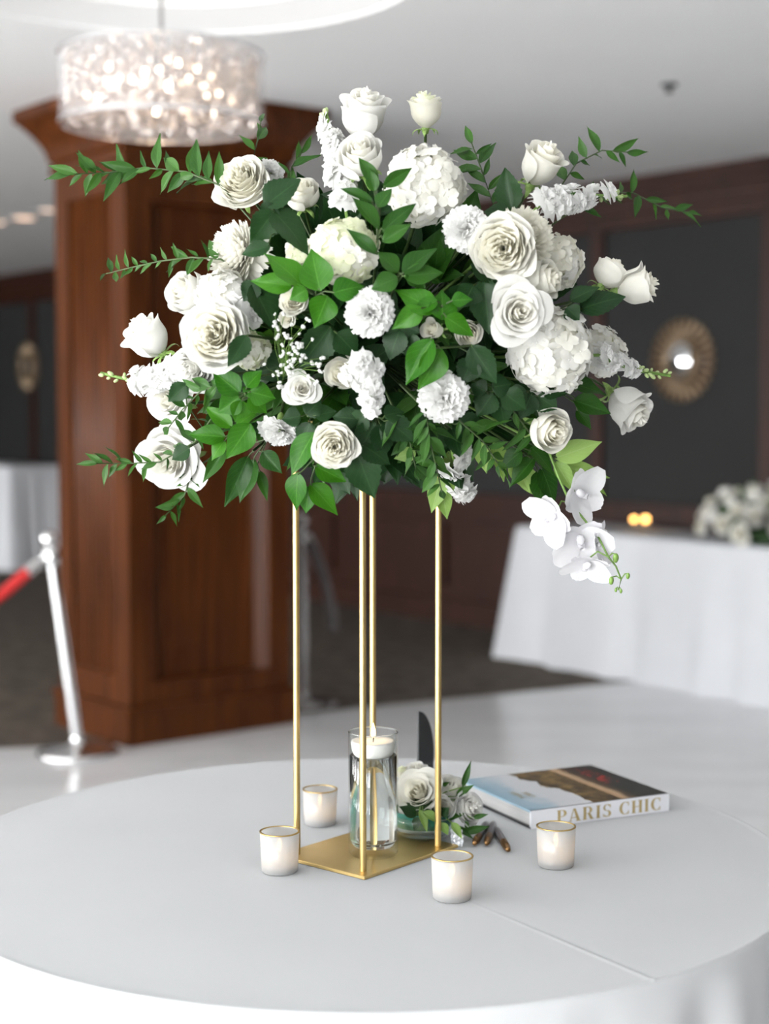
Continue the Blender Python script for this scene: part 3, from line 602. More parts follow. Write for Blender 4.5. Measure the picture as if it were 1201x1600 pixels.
# letters: strokes in a unit-high box, thick uprights and hairline serifs
def letter(ch_):
    q = []                                                       # list of polygons
    def rect(x0, y0, x1, y1): q.append([(x0, y0), (x1, y0), (x1, y1), (x0, y1)])
    def arc(cx, cy, ro, ri_x, ri_y, a0, a1, n=14, rx=None):
        rx = rx or ro
        for i in range(n):
            s, t = R(a0 + (a1 - a0) * i / n), R(a0 + (a1 - a0) * (i + 1) / n)
            q.append([(cx + rx * math.cos(s), cy + ro * math.sin(s)), (cx + rx * math.cos(t), cy + ro * math.sin(t)), (cx + ri_x * math.cos(t), cy + ri_y * math.sin(t)), (cx + ri_x * math.cos(s), cy + ri_y * math.sin(s))])
    def stem_(x, w=.17): rect(x, 0, x + w, 1); rect(x - .06, 0, x + w + .06, .045); rect(x - .06, .955, x + w + .06, 1)
    if ch_ == 'I': stem_(.08); wd = .34
    elif ch_ == 'H': stem_(.08); stem_(.52); rect(.25, .48, .52, .53); wd = .78
    elif ch_ in 'PR':
        stem_(.08); rect(.25, .955, .36, 1); rect(.25, .46, .36, .505); arc(.36, .73, .27, .10, .225, -90, 90); wd = .68
        if ch_ == 'R': q.append([(.34, .48), (.50, .48), (.70, 0), (.52, 0)]); rect(.5, 0, .76, .045); wd = .78
    elif ch_ == 'A':
        q.append([(.30, 1), (.44, 1), (.74, 0), (.54, 0)]); q.append([(.30, 1), (.35, 1), (.14, 0), (.09, 0)]); rect(.18, .27, .58, .32); rect(.02, 0, .22, .045); rect(.46, 0, .80, .045); wd = .8
    elif ch_ == 'C':
        arc(.42, .5, .5, .20, .455, 55, 305, 24, rx=.38); rect(.60, .68, .655, .97); rect(.60, .03, .655, .30); wd = .74
    elif ch_ == 'S':
        arc(.32, .74, .26, .13, .215, 30, 270, 16, rx=.24); arc(.32, .26, .26, .10, .215, -150, 90, 16, rx=.26); rect(.50, .72, .55, .97); rect(.07, .03, .12, .28); wd = .64
    else: wd = .3
    return q, wd
def word(txt, parent, O, ax, ay, h, sx_=1.0):
    nrm = ax.cross(ay).normalized(); x = 0
    for ch_ in txt:
        q, wd = letter(ch_)
        if q:
            b = MB()
            for P in q:
                k = b.pts([O + ax * ((x + u_) * h * sx_) + ay * (v_ * h) + nrm * .0004 for u_, v_ in P]); b.face([k + i for i in range(len(P))])
            build('letter', b, 'gold_print', parent, smooth=False)
        x += wd + .07
    return x * h * sx_
X_, Y_, Z_ = Vector((1, 0, 0)), Vector((0, 1, 0)), Vector((0, 0, 1))
word('PARIS CHIC', bk, Vector((BL * .175, -.0016, TH * .14)), X_, Z_, TH * .72, BL * .735 / (TH * .72) / 6.5)
word('PARIS', bk, Vector((BL * .15, BWd * .33, TH)), Y_, X_ * -1, .011, 1.1); word('CHIC', bk, Vector((BL * .15 + .017, BWd * .33, TH)), Y_, X_ * -1, .011, 1.1)
# ------------------------------------------------------------------ pens
for (x0, y0), (x1, y1), lab, lift in (((741, 1322), (762, 1287), 'bronze and grey marker pen nearest the small flower bowl', 0), ((760, 1322), (772, 1288), 'middle of the three bronze marker pens', 0), ((794, 1332), (773, 1297), 'marker pen pointing towards the votive by the book', 0)):
    a, c_ = on(x0, y0 - 4, TABLE + .006), on(x1, y1 - 4, TABLE + .006); d = (c_ - a); d.normalize(); LN = .115
    x = Vector((0, 0, 1)); y = d.cross(x).normalized(); x = y.cross(d)
    e = empty('marker_pen', frame(x, y, d, Vector((a.x, a.y, TABLE + .0062)))); tag(e, lab, 'pen', 'marker pens')
    b = MB(); b.lathe([(.0, 0), (.0032, 0), (.0036, .001), (.0045, .008), (.0055, .013), (.0058, .04), (.0056, .042)], 14); build('cap', b, 'pen_bronze', e)
    b = MB(); b.lathe([(.005, .04), (.0056, .045), (.0058, .10), (.0046, .112), (0, .115)], 14); build('barrel', b, 'pen_grey', e)
    b = MB(); b.box((.0055, -.0012, .012), (.0072, .0012, .036)); build('clip', b, 'pen_bronze', e, smooth=False)
# ------------------------------------------------------------------ half-arch card behind the small flowers
p = on(651, 1262, TABLE); p2 = at(651, 1112, p.y); hc = p2.z - TABLE; wc = .042
xa = Vector((.62, .78, 0)).normalized(); e = empty('arched_card', frame(xa, Vector((0, 0, 1)), xa.cross(Vector((0, 0, 1))), Vector((p.x, p.y, TABLE + .0005)))); tag(e, 'dark grey half-arch card standing behind the small flowers', 'card')
out = [(0, 0), (wc, 0)] + [(wc - .0002 * i, hc * .5 * i / 6) for i in range(1, 6)] + [(wc * math.cos(R(t)), hc * .5 + hc * .5 * math.sin(R(t))) for t in range(0, 91, 9)]
b = MB(); n = len(out); k = b.pts([(x, y, 0) for x, y in out] + [(x, y, .003) for x, y in out]); b.face([k + i for i in reversed(range(n))]); b.face([k + n + i for i in range(n)])
for i in range(n): b.face((k + i, k + (i + 1) % n, k + n + (i + 1) % n, k + n + i))
build('panel', b, 'black_card', e, smooth=False)
b = MB(); b.box((-.008, 0, -.012), (wc + .008, .008, -.0002)); b.box((-.008, 0, .0032), (wc + .008, .008, .015)); build('foot', b, 'black_card', e, smooth=False)
# ------------------------------------------------------------------ flower kit
def petal(phi, W_, Rm, Rt, z0, z1, curl=.05, spiral=.03, ruf=.01, tip=.22, seed=0, nu=11, nv=9, point=0.0, base=.05, m='petal_white'):
    rd = random.Random(seed); p1, p2 = rd.uniform(0, 6.3), rd.uniform(0, 6.3); G = []
    for i in range(nv):
        v_ = i / (nv - 1); row = []
        wv = W_ * (math.sin(math.pi * (.13 + .55 * v_)) ** .8)
        for j in range(nu):
            u_ = 2 * j / (nu - 1) - 1; vv = v_ * (1 - tip * abs(u_) ** 2.4 + point * max(0, 1 - abs(u_) * 3) * v_)
            if vv < .55: r = base + (Rm - base) * math.sin(math.pi / 2 * vv / .55) ** .9
            else: r = Rm + (Rt - Rm) * ((vv - .55) / .45) ** 1.5
            z = z0 + (z1 - z0) * vv ** 1.08
            c = max(0, (vv - .72) / .28) ** 2; r += curl * c; z -= curl * .75 * c
            r += spiral * u_ + ruf * math.sin(3.1 * u_ + p1) * vv ** 2 + ruf * .6 * math.sin(6.7 * u_ + p2) * vv ** 3
            z += ruf * .8 * math.sin(4.3 * u_ + p2) * vv ** 3
            a = phi + u_ * wv; row.append((r * math.cos(a), r * math.sin(a), z))
        G.append(row)
    b = MB(); b.grid(G); return b.mesh('petal', m)
Wh, Iv, Cr, Pu, Gr = 'petal_white', 'petal_ivory', 'petal_cream', 'petal_pure', 'petal_green'
def spiral(n, Rm, Rt, z1, W_, curl, ruf, o, i, seed, z0=.22, split=.4):
    """petals in one continuous spiral from the outside in; each pair gives the outer and inner value"""
    rd = random.Random(seed); out = []; off = rd.uniform(0, 6); mx = lambda p, t: p[0] + (p[1] - p[0]) * t
    for k in range(n):
        t = k / (n - 1); tr = t ** .92; j = rd.uniform(.95, 1.05)
        out.append(petal(off + k * 2.39996 + rd.uniform(-.15, .15), mx(W_, t) * rd.uniform(.92, 1.1), mx(Rm, tr) * j, mx(Rt, tr) * j, z0 * t ** 1.3, mx(z1, t ** .8) * rd.uniform(.965, 1.035), mx(curl, t) * rd.uniform(.5, 1.5), .05 * (mx(Rm, tr) + .15), ruf, rd.uniform(.14, .28), rd.randint(0, 9999), nv=9 if n < 40 else 7, nu=11 if n < 40 else 9, m=o if t < split else i))
    return out
def bud_spec(o, i, s): return spiral(17, (.41, .05), (.47, .035), (.80, 1.0), (1.1, 1.5), (.10, 0), .01, o, i, s)
def open_spec(o, i, s): return spiral(24, (.44, .045), (.53, .03), (.34, .62), (1.0, 1.5), (.10, .0), .014, o, i, s, split=.55)
def garden_spec(o, i, s): return spiral(52, (.47, .05), (.50, .045), (.36, .76), (.95, .75), (.06, .02), .024, o, i, s, z0=.4, split=.3)
def cup_spec(o, i, s): return spiral(20, (.47, .05), (.45, .04), (.62, .86), (1.1, 1.35), (.04, .0), .014, o, i, s)
PROTO = {
 'bud_a': (bud_spec(Iv, Cr, 11), .5), 'bud_b': (bud_spec(Wh, Iv, 12), .5), 'bud_c': (bud_spec(Cr, Gr, 13), .5),
 'open_a': (open_spec(Wh, Iv, 21), .36), 'open_b': (open_spec(Iv, Cr, 22), .36),
 'garden_a': (garden_spec(Wh, Cr, 31), .38), 'garden_b': (garden_spec(Iv, Cr, 32), .38), 'garden_w': (garden_spec(Pu, Wh, 33), .38),
 'cup_a': (cup_spec(Iv, Cr, 41), .45), 'cup_w': (cup_spec(Wh, Iv, 42), .45)}
def calyx_mesh():
    b = MB(); b.lathe([(.02, -.16), (.075, -.13), (.10, -.06), (.11, .0), (.09, .05)], 12)
    for k in range(5):
        a = 2 * math.pi * k / 5; G = []
        for i in range(6):
            t = i / 5; r = .10 + .26 * math.sin(t * 1.7) ; z = .0 + .10 * t - .26 * t * t; w = .26 * (1 - t) ** .8 * (.6 + t)
            G.append([(r * math.cos(a) - s * w * .32 * math.sin(a), r * math.sin(a) + s * w * .32 * math.cos(a), z - .02 * abs(s)) for s in (-1, 0, 1)])
        b.grid(G)
    return b.mesh('calyx', 'sepal_green')
CALYX = calyx_mesh()
def face_matrix(pos, face, scale, spin):
    z = face.normalized(); x = Vector((0, 1, 0)).cross(z)
    if x.length < .05: x = Vector((1, 0, 0))
    x.normalize(); y = z.cross(x); Mr = frame(x, y, z, pos) @ Matrix.Rotation(spin, 4, 'Z'); return Mr @ Matrix.Scale(scale, 4)
def facing(fx, fz, fc): return Vector((fx, -fc, fz)).normalized()
BC = at(603, 470, SC.y)
def D(px, py, off=0.0):
    q_ = ((px - 603) / 430) ** 2 + ((py - 470) / 350) ** 2
    return SC.y - .01 - .235 * math.sqrt(max(0.0, 1 - q_)) + off
def add_stem(root, M, wbase, face, target, r=.0022, m='stem_dark', name='stem'):
    inv = M.inverted(); s = M.to_scale().x; d = (target - wbase)
    c1 = wbase - face.normalized() * min(.07, d.length * .4); tgt = target - d.normalized() * .045
    P = [wbase.lerp(c1, t).lerp(c1.lerp(tgt, t), t) for t in [i / 7 for i in range(8)]]
    b = MB(); b.tube([inv @ p for p in P], r / s, 6); return build(name, b, m, root)
def rose(px, py, dpx, kind, f, label, off=0.0, spin=None, Y=None, target=None, group=None, calyx=True, name='rose', stem=True):
    Yp = Y if Y is not None else D(px, py, off); s = dpx * Yp / F; fv = facing(*f); petals, ch_ = PROTO[kind]
    pos = at(px, py, Yp) - fv * (ch_ * s); M = face_matrix(pos, fv, s, random.uniform(0, 6.28) if spin is None else spin)
    e = empty(name, M); tag(e, label, 'rose' if name == 'rose' else 'flower', group)
    for me in petals: put('petal', me, e)
    if calyx: put('calyx', CALYX, e)
    if stem: add_stem(e, M, pos - fv * .12 * s, fv, target or FC)
    return e
# ---- carnation
def carnation_mesh(seed, half=False):
    rd = random.Random(seed); b = MB()
    for (n, th, L_, wsp) in ((9, 88, .50, .62), (9, 68, .50, .6), (8, 47, .49, .6), (7, 28, .46, .6), (5, 12, .43, .6)):
        for k in range(n):
            a = 2 * math.pi * (k + rd.uniform(-.25, .25)) / n + th; T = R(th + rd.uniform(-8, 8)); p1, p2 = rd.uniform(0, 6), rd.uniform(0, 6); G = []; nu = 13
            ll = L_ * rd.uniform(.92, 1.06)
            for i in range(6):
                t = (i / 5) ** .8; row = []
                for j in range(nu):
                    u_ = 2 * j / (nu - 1) - 1; rr_ = ll * t * (1 - .13 * u_ * u_) + (.022 * (1 if j % 2 else -1) if i == 5 else 0)
                    w = ll * wsp * t ** .9 * u_; ruf = t ** 2 * (.055 * math.sin(5 * u_ + p1) + .03 * math.sin(9 * u_ + p2))
                    rad = rr_ * math.sin(T) + ruf * math.cos(T); z = rr_ * math.cos(T) * .82 - ruf * math.sin(T) - .06 * t * t * math.sin(T)
                    row.append((rad * math.cos(a) - w * math.sin(a), rad * math.sin(a) + w * math.cos(a), z))
                G.append(row)
            b.grid(G)
    return b.mesh('petals', Pu)
CARN = [carnation_mesh(s) for s in (1, 2, 3)]
def carn_calyx():
    b = MB(); b.lathe([(.03, -.42), (.075, -.36), (.10, -.15), (.115, .0), (.13, .08)], 12)
    for k in range(5): a = 2 * math.pi * k / 5; b.grid([[(.12 * math.cos(a + s * .5), .12 * math.sin(a + s * .5), .06) for s in (-1, 0, 1)], [(.17 * math.cos(a + s * .05), .17 * math.sin(a + s * .05), .17) for s in (-1, 0, 1)]])
    return b.mesh('calyx', 'sepal_green')
CCAL = carn_calyx()
def carnation(px, py, dpx, f, label, off=0.0, v_=0):
    Yp = D(px, py, off); s = dpx * Yp / F; fv = facing(*f); pos = at(px, py, Yp) - fv * (.2 * s); M = face_matrix(pos, fv, s, random.uniform(0, 6))
    e = empty('carnation', M); tag(e, label, 'carnation', 'white carnations'); o = put('petals', CARN[v_ % 3], e); o['kind'] = 'stuff'
    put('calyx', CCAL, e); add_stem(e, M, pos - fv * .4 * s, fv, FC); return e
# ---- chrysanthemum
def mum_mesh(seed, m):
    rd = random.Random(seed); b = MB(); n = 190
    for k in range(n):
        q_ = (k + .5) / n; th = math.acos(1 - 1.25 * q_); a = k * 2.39996; L_ = .5 * (.84 + .16 * q_) * rd.uniform(.9, 1.06); w = .045 * rd.uniform(.8, 1.2); G = []
        for i in range(5):
            t = .3 + .7 * i / 4; bend = th - .35 * (t - .5) * (1 if q_ < .8 else -1.2); rr_ = L_ * t; ww = w * (.6 + .8 * math.sin(math.pi * min(1, t * .85))) * (.45 if i == 4 else 1)
            rad = rr_ * math.sin(bend); z = rr_ * math.cos(bend); dz = .02 * t
            c_, s_ = math.cos(a), math.sin(a); G.append([(rad * c_ - ww * sg * s_ + dz * abs(sg) * c_ * math.sin(bend), rad * s_ + ww * sg * c_ + dz * abs(sg) * s_ * math.sin(bend), z + dz * abs(sg) * math.cos(bend)) for sg in (-1, 0, 1)])
        b.grid(G)
    b.ball((0, 0, 0), .2, 10, 6); return b.mesh('petals', m)
MUM = [mum_mesh(5, Iv), mum_mesh(6, Cr)]
def mum(px, py, dpx, f, label, off=0.0, v_=0):
    Yp = D(px, py, off); s = dpx * Yp / F; fv = facing(*f); pos = at(px, py, Yp) - fv * (.12 * s); M = face_matrix(pos, fv, s, random.uniform(0, 6))
    e = empty('chrysanthemum', M); tag(e, label, 'chrysanthemum', 'white chrysanthemums'); o = put('petals', MUM[v_], e); o['kind'] = 'stuff'; put('calyx', CALYX, e, Matrix.Translation((0, 0, -.12)))
    add_stem(e, M, pos - fv * .2 * s, fv, FC); return e
# ---- hydrangea
def floret_mesh(seed, m, n=4, ruf=.05):
    rd = random.Random(seed); b = MB()
    for k in range(n):
        a = 2 * math.pi * (k + rd.uniform(-.1, .1)) / n; G = []; tl = rd.uniform(.05, .3); p1 = rd.uniform(0, 6)
        for i in range(5):
            t = i / 4; w = .46 * math.sin(math.pi * (.06 + .80 * t)) ** .75
            G.append([((t * .56 + .02) * math.cos(a) - w * s * math.sin(a), (t * .56 + .02) * math.sin(a) + w * s * math.cos(a), tl * t * .5 - .13 * t * t + .09 * s * s * t + ruf * math.sin(3 * s + p1) * t) for s in (-.62, -.3, 0, .3, .62)])
        b.grid(G)
    b.ball((0, 0, .03), .05, 6, 4); return b.mesh('floret', m)
FLO = {m: [floret_mesh(s, m) for s in (1, 2, 3)] for m in (Wh, Iv, Gr, Cr)}
def hydrangea(px, py, dpx, f, label, off=0.0, mats_=(Iv, Iv, Gr), n=74, fs=.23, sq=.9, name='hydrangea'):
    Yp = D(px, py, off); s = dpx * Yp / F; fv = facing(*f); pos = at(px, py, Yp) - fv * (.05 * s); M = face_matrix(pos, fv, s, random.uniform(0, 6))
    e = empty(name, M); tag(e, label, 'hydrangea', 'hydrangea heads')
    for k in range(n):
        q_ = (k + .5) / n; ct = 1 - 1.62 * q_; sn = math.sqrt(max(0, 1 - ct * ct)); a = k * 2.39996 + random.uniform(-.15, .15); rr_ = random.uniform(.42, .50)
        d = Vector((sn * math.cos(a), sn * math.sin(a), ct)); up = (d + Vector((random.uniform(-.35, .35), random.uniform(-.35, .35), random.uniform(-.2, .35)))).normalized()
        p = Vector((d.x * rr_, d.y * rr_, d.z * rr_ * sq)) - up * .05
        Mq = Matrix.Translation(p) @ up.to_track_quat('Z', 'Y').to_matrix().to_4x4() @ Matrix.Rotation(random.uniform(0, 6), 4, 'Z') @ Matrix.Scale(fs * random.uniform(.85, 1.2), 4)
        put('floret', random.choice(FLO[random.choice(mats_)]), e, Mq)
    b = MB(); b.ball((0, 0, -.02), .36, 14, 9, sc=(1, 1, sq)); build('core', b, 'petal_green', e)
    add_stem(e, M, pos - fv * .3 * s, fv, FC, .003); return e
# ---- stock (spike of ruffled florets ending in green buds)
def stock_floret(seed):
    rd = random.Random(seed); b = MB()
    for lay, (n, th, L_) in enumerate(((6, 80, .5), (5, 50, .45), (4, 22, .38))):
        for k in range(n):
            a = 2 * math.pi * (k + rd.uniform(-.2, .2)) / n + lay; T = R(th + rd.uniform(-12, 12)); p1 = rd.uniform(0, 6); G = []
            for i in range(4):
                t = i / 3; G.append([((L_ * t * math.sin(T) + .05 * t * math.sin(4 * u_ + p1)) * math.cos(a) - L_ * .62 * t ** .8 * u_ * math.sin(a), (L_ * t * math.sin(T) + .05 * t * math.sin(4 * u_ + p1)) * math.sin(a) + L_ * .62 * t ** .8 * u_ * math.cos(a),
                    L_ * t * math.cos(T) - .08 * t * t * math.sin(T) - (.06 * abs(u_) * t)) for u_ in (-1, -.5, 0, .5, 1)])
            b.grid(G)
    return b.mesh('floret', Pu)
SFL = [stock_floret(s) for s in (1, 2, 3)]
def bud_mesh(m='bud_green'): b = MB(); b.ball((0, 0, .3), .3, 8, 6, sc=(.72, .72, 1.25)); return b.mesh('bud', m)
BUD = bud_mesh(); OBUD = bud_mesh('orchid_bud')
def stock(pts, label, fpx, n, nb, off=0.0, offs=(0, 0), rad=22, tip=.2, name='stock_stem'):
    """pts: pixel polyline root to tip; florets crowd the stem, green buds at the tip"""
    Q = [at(x, y, D(x, y, off) + offs[0] + (offs[1] - offs[0]) * i / (len(pts) - 1)) for i, (x, y) in enumerate(pts)]
    e = empty(name, Matrix.Translation(Q[0])); tag(e, label, 'stock flower', 'white stock stems'); sc = Q[0].y / F
    def along(t):
        t *= len(Q) - 1; i = min(int(t), len(Q) - 2); return Q[i].lerp(Q[i + 1], t - i), (Q[i + 1] - Q[i]).normalized()
    for k in range(n):
        t = (k + .5) / n * (1 - tip); p, d = along(t); r_ = Vector((random.uniform(-1, 1), random.uniform(-1.2, .3), random.uniform(-1, 1))); r_ = (r_ - d * r_.dot(d)).normalized()
        q_ = p + r_ * rad * sc * random.uniform(.45, 1) * (1 - .35 * t); up = (r_ + d * .35 + Vector((0, -.3, 0))).normalized()
        put('floret', random.choice(SFL), e, Matrix.Translation(q_ - Q[0]) @ up.to_track_quat('Z', 'Y').to_matrix().to_4x4() @ Matrix.Rotation(random.uniform(0, 6), 4, 'Z') @ Matrix.Scale(fpx * sc * random.uniform(.85, 1.15) * (1 - .25 * t), 4))
    for k in range(nb):
        t = 1 - tip * 1.1 * (1 - k / nb); p, d = along(min(t, 1)); r_ = Vector((random.uniform(-1, 1), random.uniform(-1, .5), random.uniform(-1, 1))); r_ = (r_ - d * r_.dot(d)).normalized(); up = (r_ + d * (1.0 if k < nb - 2 else 3)).normalized()
        put('bud', BUD, e, Matrix.Translation(p - Q[0] + r_ * sc * 4) @ up.to_track_quat('Z', 'Y').to_matrix().to_4x4() @ Matrix.Scale(sc * random.uniform(10, 17), 4))
    tgt = FC - Q[0]; tgt = tgt * (1 - .05 / max(tgt.length, .06)); b = MB(); b.tube([tgt, tgt * .5 + Vector((0, 0, -.004))] + [p - Q[0] for p in Q], .0022, 6); build('stem', b, 'stem_green', e); return e
# ---- leaves
def leaf_mesh(w, fold, droop, serr=0, tipw=1.0, m='leaf_bright', seed=0, peak=.42, rows=12):
    rd = random.Random(seed); G = []; nu = 7; tw = rd.uniform(-.12, .12)
    for i in range(rows):
        t = i / (rows - 1); a = t ** (math.log(.5) / math.log(peak)); ww = w * (math.sin(math.pi * min(max(a, 0.012), .992)) ** tipw) * (1.08 - .42 * t ** 2.2)
        if serr and 0 < i < rows - 1: ww *= 1 + serr * (1 if i % 2 else -1)
        row = []
        for j in range(nu):
            s = 2 * j / (nu - 1) - 1; x = ww * s; z = fold * abs(x) - droop * t * t + .02 * math.sin(9 * t + 2 * s + seed) * abs(s) + tw * x * t; row.append((x, t, z))
        G.append(row)
    b = MB(); b.grid(G, uvs=True); return b.mesh('leaf', m)
def leafset(m, w, fold, droop, serr=0, tipw=1.0, peak=.42, rows=12): return [leaf_mesh(w, fold * f_, droop * d_, serr, tipw, m, s, peak, rows) for s, (f_, d_) in enumerate(((1, 1), (1.3, .4), (.6, 1.6)))]
LEAF = {'salal': leafset('leaf_bright', .30, .30, .16, 0, .95, .40), 'salal_mid': leafset('leaf_mid', .29, .30, .18, 0, .95, .40), 'camellia': leafset('leaf_mid', .24, .35, .14, 0, .9, .45),
        'rose': leafset('leaf_dark', .34, .22, .15, .05, .8, .42, 18), 'dark': leafset('leaf_dark', .27, .3, .2, 0, .95, .42), 'ruscus': leafset('leaf_ruscus', .155, .4, .14, 0, 1.0, .42, 8), 'pale': leafset('leaf_pale', .27, .3, .15, 0, .95, .42)}
def leaf(parent, o0, base, tip, kind, wf=1.0, roll=None, thick=None):
    y = (tip - base); L_ = y.length; y.normalize(); cv_ = (Vector((0, 0, CAMZ)) - base).normalized() + Vector((0, 0, .35)); z = cv_ - y * cv_.dot(y); z.normalize()
    x = y.cross(z); Mq = frame(x, y, z, base - o0) @ Matrix.Rotation(random.uniform(-.5, .5) if roll is None else roll, 4, 'Y') @ Matrix.Diagonal((L_ * wf, L_, L_, 1))
    return put('leaf', random.choice(LEAF[kind]), parent, Mq)
def sprig(name, label, hub, leaves, kind, off=0.0, group='leafy sprigs in the bouquet', cat='foliage', stem=True, sm='stem_dark'):
    """leaves: (base px, tip px, width px)"""
    H = at(*hub, D(*hub, off)); e = empty(name, Matrix.Translation(H)); tag(e, label, cat, group); b = MB()
    for (bx_, by_), (tx, ty), wpx in leaves:
        Lp = math.hypot(tx - bx_, ty - by_); tl = random.uniform(-.15, .25) * Lp * 2.1 / F
        Bp_ = at(bx_, by_, D(bx_, by_, off)); Tp = at(tx, ty, D(bx_, by_, off) - tl * .5); base_w = {'salal': .6, 'salal_mid': .58, 'camellia': .48, 'rose': .68, 'dark': .54, 'ruscus': .31, 'pale': .54}[kind]
        leaf(e, H, Bp_, Tp, kind, min(1.6, max(.6, wpx / (Lp * base_w)))); b.tube([(H + (FC - H) * .12) - H, (Bp_ - H) * .7, Bp_ - H + (Tp - Bp_) * .05], .0011, 5)
    if stem: d = FC - H; b.tube([d * (1 - .05 / d.length), d * .5, Vector((0, 0, 0))], .0018, 6)
    build('stem', b, sm, e); return e
def spray(name, label, pts, lpx, n, kind='ruscus', off=0.0, offs=(0, 0), wf=1.0, ang=45, group='trailing green sprays of the bouquet', up=0.0):
    Q = [at(x, y, D(x, y, off) + offs[0] + (offs[1] - offs[0]) * i / (len(pts) - 1)) for i, (x, y) in enumerate(pts)]
    e = empty(name, Matrix.Translation(Q[0])); tag(e, label, 'foliage', group); sc = Q[0].y / F
    for k in range(n):
        t = (k + .6) / n * (len(Q) - 1); i = min(int(t), len(Q) - 2); p = Q[i].lerp(Q[i + 1], t - i); d = (Q[i + 1] - Q[i]).normalized()
        sd = d.cross(Vector((0, 1, 0))).normalized() * (1 if k % 2 else -1); A_ = R(random.uniform(ang - 28, ang + 30)) if k < n - 1 else 0
        v_ = d * math.cos(A_) + (sd + Vector((0, random.uniform(-.8, .6), up))).normalized() * math.sin(A_); L_ = lpx * sc * random.uniform(.6, 1.3) * 1.25 * (1 - .2 * k / n)
        leaf(e, Q[0], p, p + v_ * L_, kind, wf * random.uniform(.85, 1.2), random.uniform(-.9, .9))
    tgt = FC - Q[0]; tgt = tgt * (1 - .05 / max(tgt.length, .06)); b = MB(); b.tube([tgt, tgt * .5], .0016, 5); b.tube([tgt * .5] + [q_ - Q[0] for q_ in Q], [.0016] + [.0014 - .0008 * i / len(Q) for i in range(len(Q))], 5); build('stem', b, 'stem_dark', e); return e
# ------------------------------------------------------------------ the bouquet: roses
G1 = 'white roses of the tall bouquet'
for a in [
 (568, 178, 84, 'bud_b', (.12, .9, .45), 'topmost large white rose of the tall bouquet', .03),
 (562, 243, 82, 'cup_w', (-.1, .55, .8), 'loose white rose right below the topmost rose', .0),
 (663, 171, 58, 'bud_c', (-.05, .95, .25), 'greenish ivory rosebud standing alone above the large hydrangea', .05),
 (845, 256, 76, 'bud_a', (.35, .75, .5), 'ivory rosebud above the upper stock stem', .02),
 (375, 282, 88, 'garden_b', (-.25, .35, .85), 'full cream garden rose under the upper ruscus spray', .02),
 (785, 388, 102, 'garden_b', (-.15, -.1, .95), 'big cream garden rose overlapping the pale chrysanthemum', -.05),
 (850, 437, 70, 'cup_a', (.85, .15, .5), 'cream rose in profile above the open spiral rose', -.02),
 (812, 488, 92, 'open_a', (.18, -.02, .95), 'wide open white rose with a clear spiral, over the hydrangea', -.06),
 (953, 425, 58, 'cup_a', (.5, .75, -.1), 'pale cream rose behind the outermost rosebud', .04),
 (995, 448, 66, 'bud_a', (.95, .2, .2), 'outermost cream rosebud facing the grey wall', .0),
 (982, 637, 76, 'bud_b', (.62, -.6, .45), 'smooth white rosebud hanging below the pointed stock tip', .0),
 (860, 672, 74, 'cup_a', (.45, -.15, .85), 'round ivory rose above the pale leaves', -.03),
 (522, 698, 72, 'garden_b', (.0, -.08, 1), 'round cream ranunculus-like rose low in the middle', -.085),
 (230, 525, 74, 'bud_b', (-.55, .65, .4), 'plump white rosebud at the side nearest the column', .0),
 (335, 525, 112, 'garden_a', (-.1, .05, 1), 'largest cream-centred garden rose in the white cluster', -.06),
 (290, 456, 74, 'cup_w', (-.6, .3, .7), 'white rose tucked behind the largest garden rose', .03),
 (262, 720, 108, 'open_a', (-.35, -.3, .85), 'big loose white rose lowest beside the ruscus trail', -.01),
 (262, 625, 78, 'open_a', (-.5, .1, .8), 'white rose half covered by stock and small leaves', .03),
 (457, 470, 44, 'garden_b', (-.05, .15, 1), 'small ivory spray rose under the bright glossy leaves', -.03),
 (450, 497, 28, 'bud_a', (-.4, -.3, .8), 'tiny ivory bud just under the small spray rose', -.01),
 (472, 607, 52, 'open_a', (.1, .1, .95), 'small pure white rose beside the tiny white sprays', -.03),
 (535, 583, 58, 'cup_a', (-.3, .1, .9), 'cream rose half hidden behind the central stock flower', -.01),
 (472, 302, 60, 'cup_a', (-.1, .6, .6), 'cream rose peeking out behind the dark serrated leaves', .06),
 (302, 575, 80, 'garden_w', (-.3, -.35, .85), 'white rose directly below the largest garden rose', -.01),
 (677, 515, 36, 'bud_a', (-.6, .1, .7), 'small ivory bud left of the bright glossy leaf tuft', -.02),
 (731, 520, 46, 'cup_a', (.2, -.3, .9), 'small ivory spray rose under the glossy leaf tuft', -.01),
]: rose(*a[:6], off=a[6], group=G1)
# ---- hydrangeas
for a in [
 (664, 287, 136, (.1, .4, .9), 'largest round ivory hydrangea head below the lone rosebud', .0, (Wh, Iv, Iv), 96, .215),
 (535, 392, 116, (-.1, .1, 1), 'greenish white hydrangea head beside the dark serrated leaf', -.01, (Iv, Gr, Gr), 80, .225),
 (862, 548, 150, (.3, -.05, .95), 'big white hydrangea head below the open spiral rose', .0, (Wh, Iv, Wh), 100, .21),
 (872, 408, 92, (.6, .3, .6), 'ivory hydrangea head behind the cream rose in profile', .06, (Iv, Cr, Wh), 50, .27),
 (392, 548, 66, (.2, -.1, 1), 'small greenish hydrangea head beside the tiny white sprays', .0, (Gr, Iv), 44, .27),
 (345, 462, 92, (-.2, .35, .9), 'white hydrangea head above the largest garden rose', .0, (Wh, Wh, Iv), 60, .26),
 (944, 548, 84, (.6, .0, .75), 'white hydrangea head at the root of the pointed stock', .06, (Wh, Iv), 52, .27),
 (466, 392, 44, (-.3, .1, .9), 'small pale hydrangea bit between dark and bright leaves', .02, (Iv, Gr), 26, .36),
]: hydrangea(a[0], a[1], a[2], a[3], a[4], a[5], a[6], a[7], a[8])
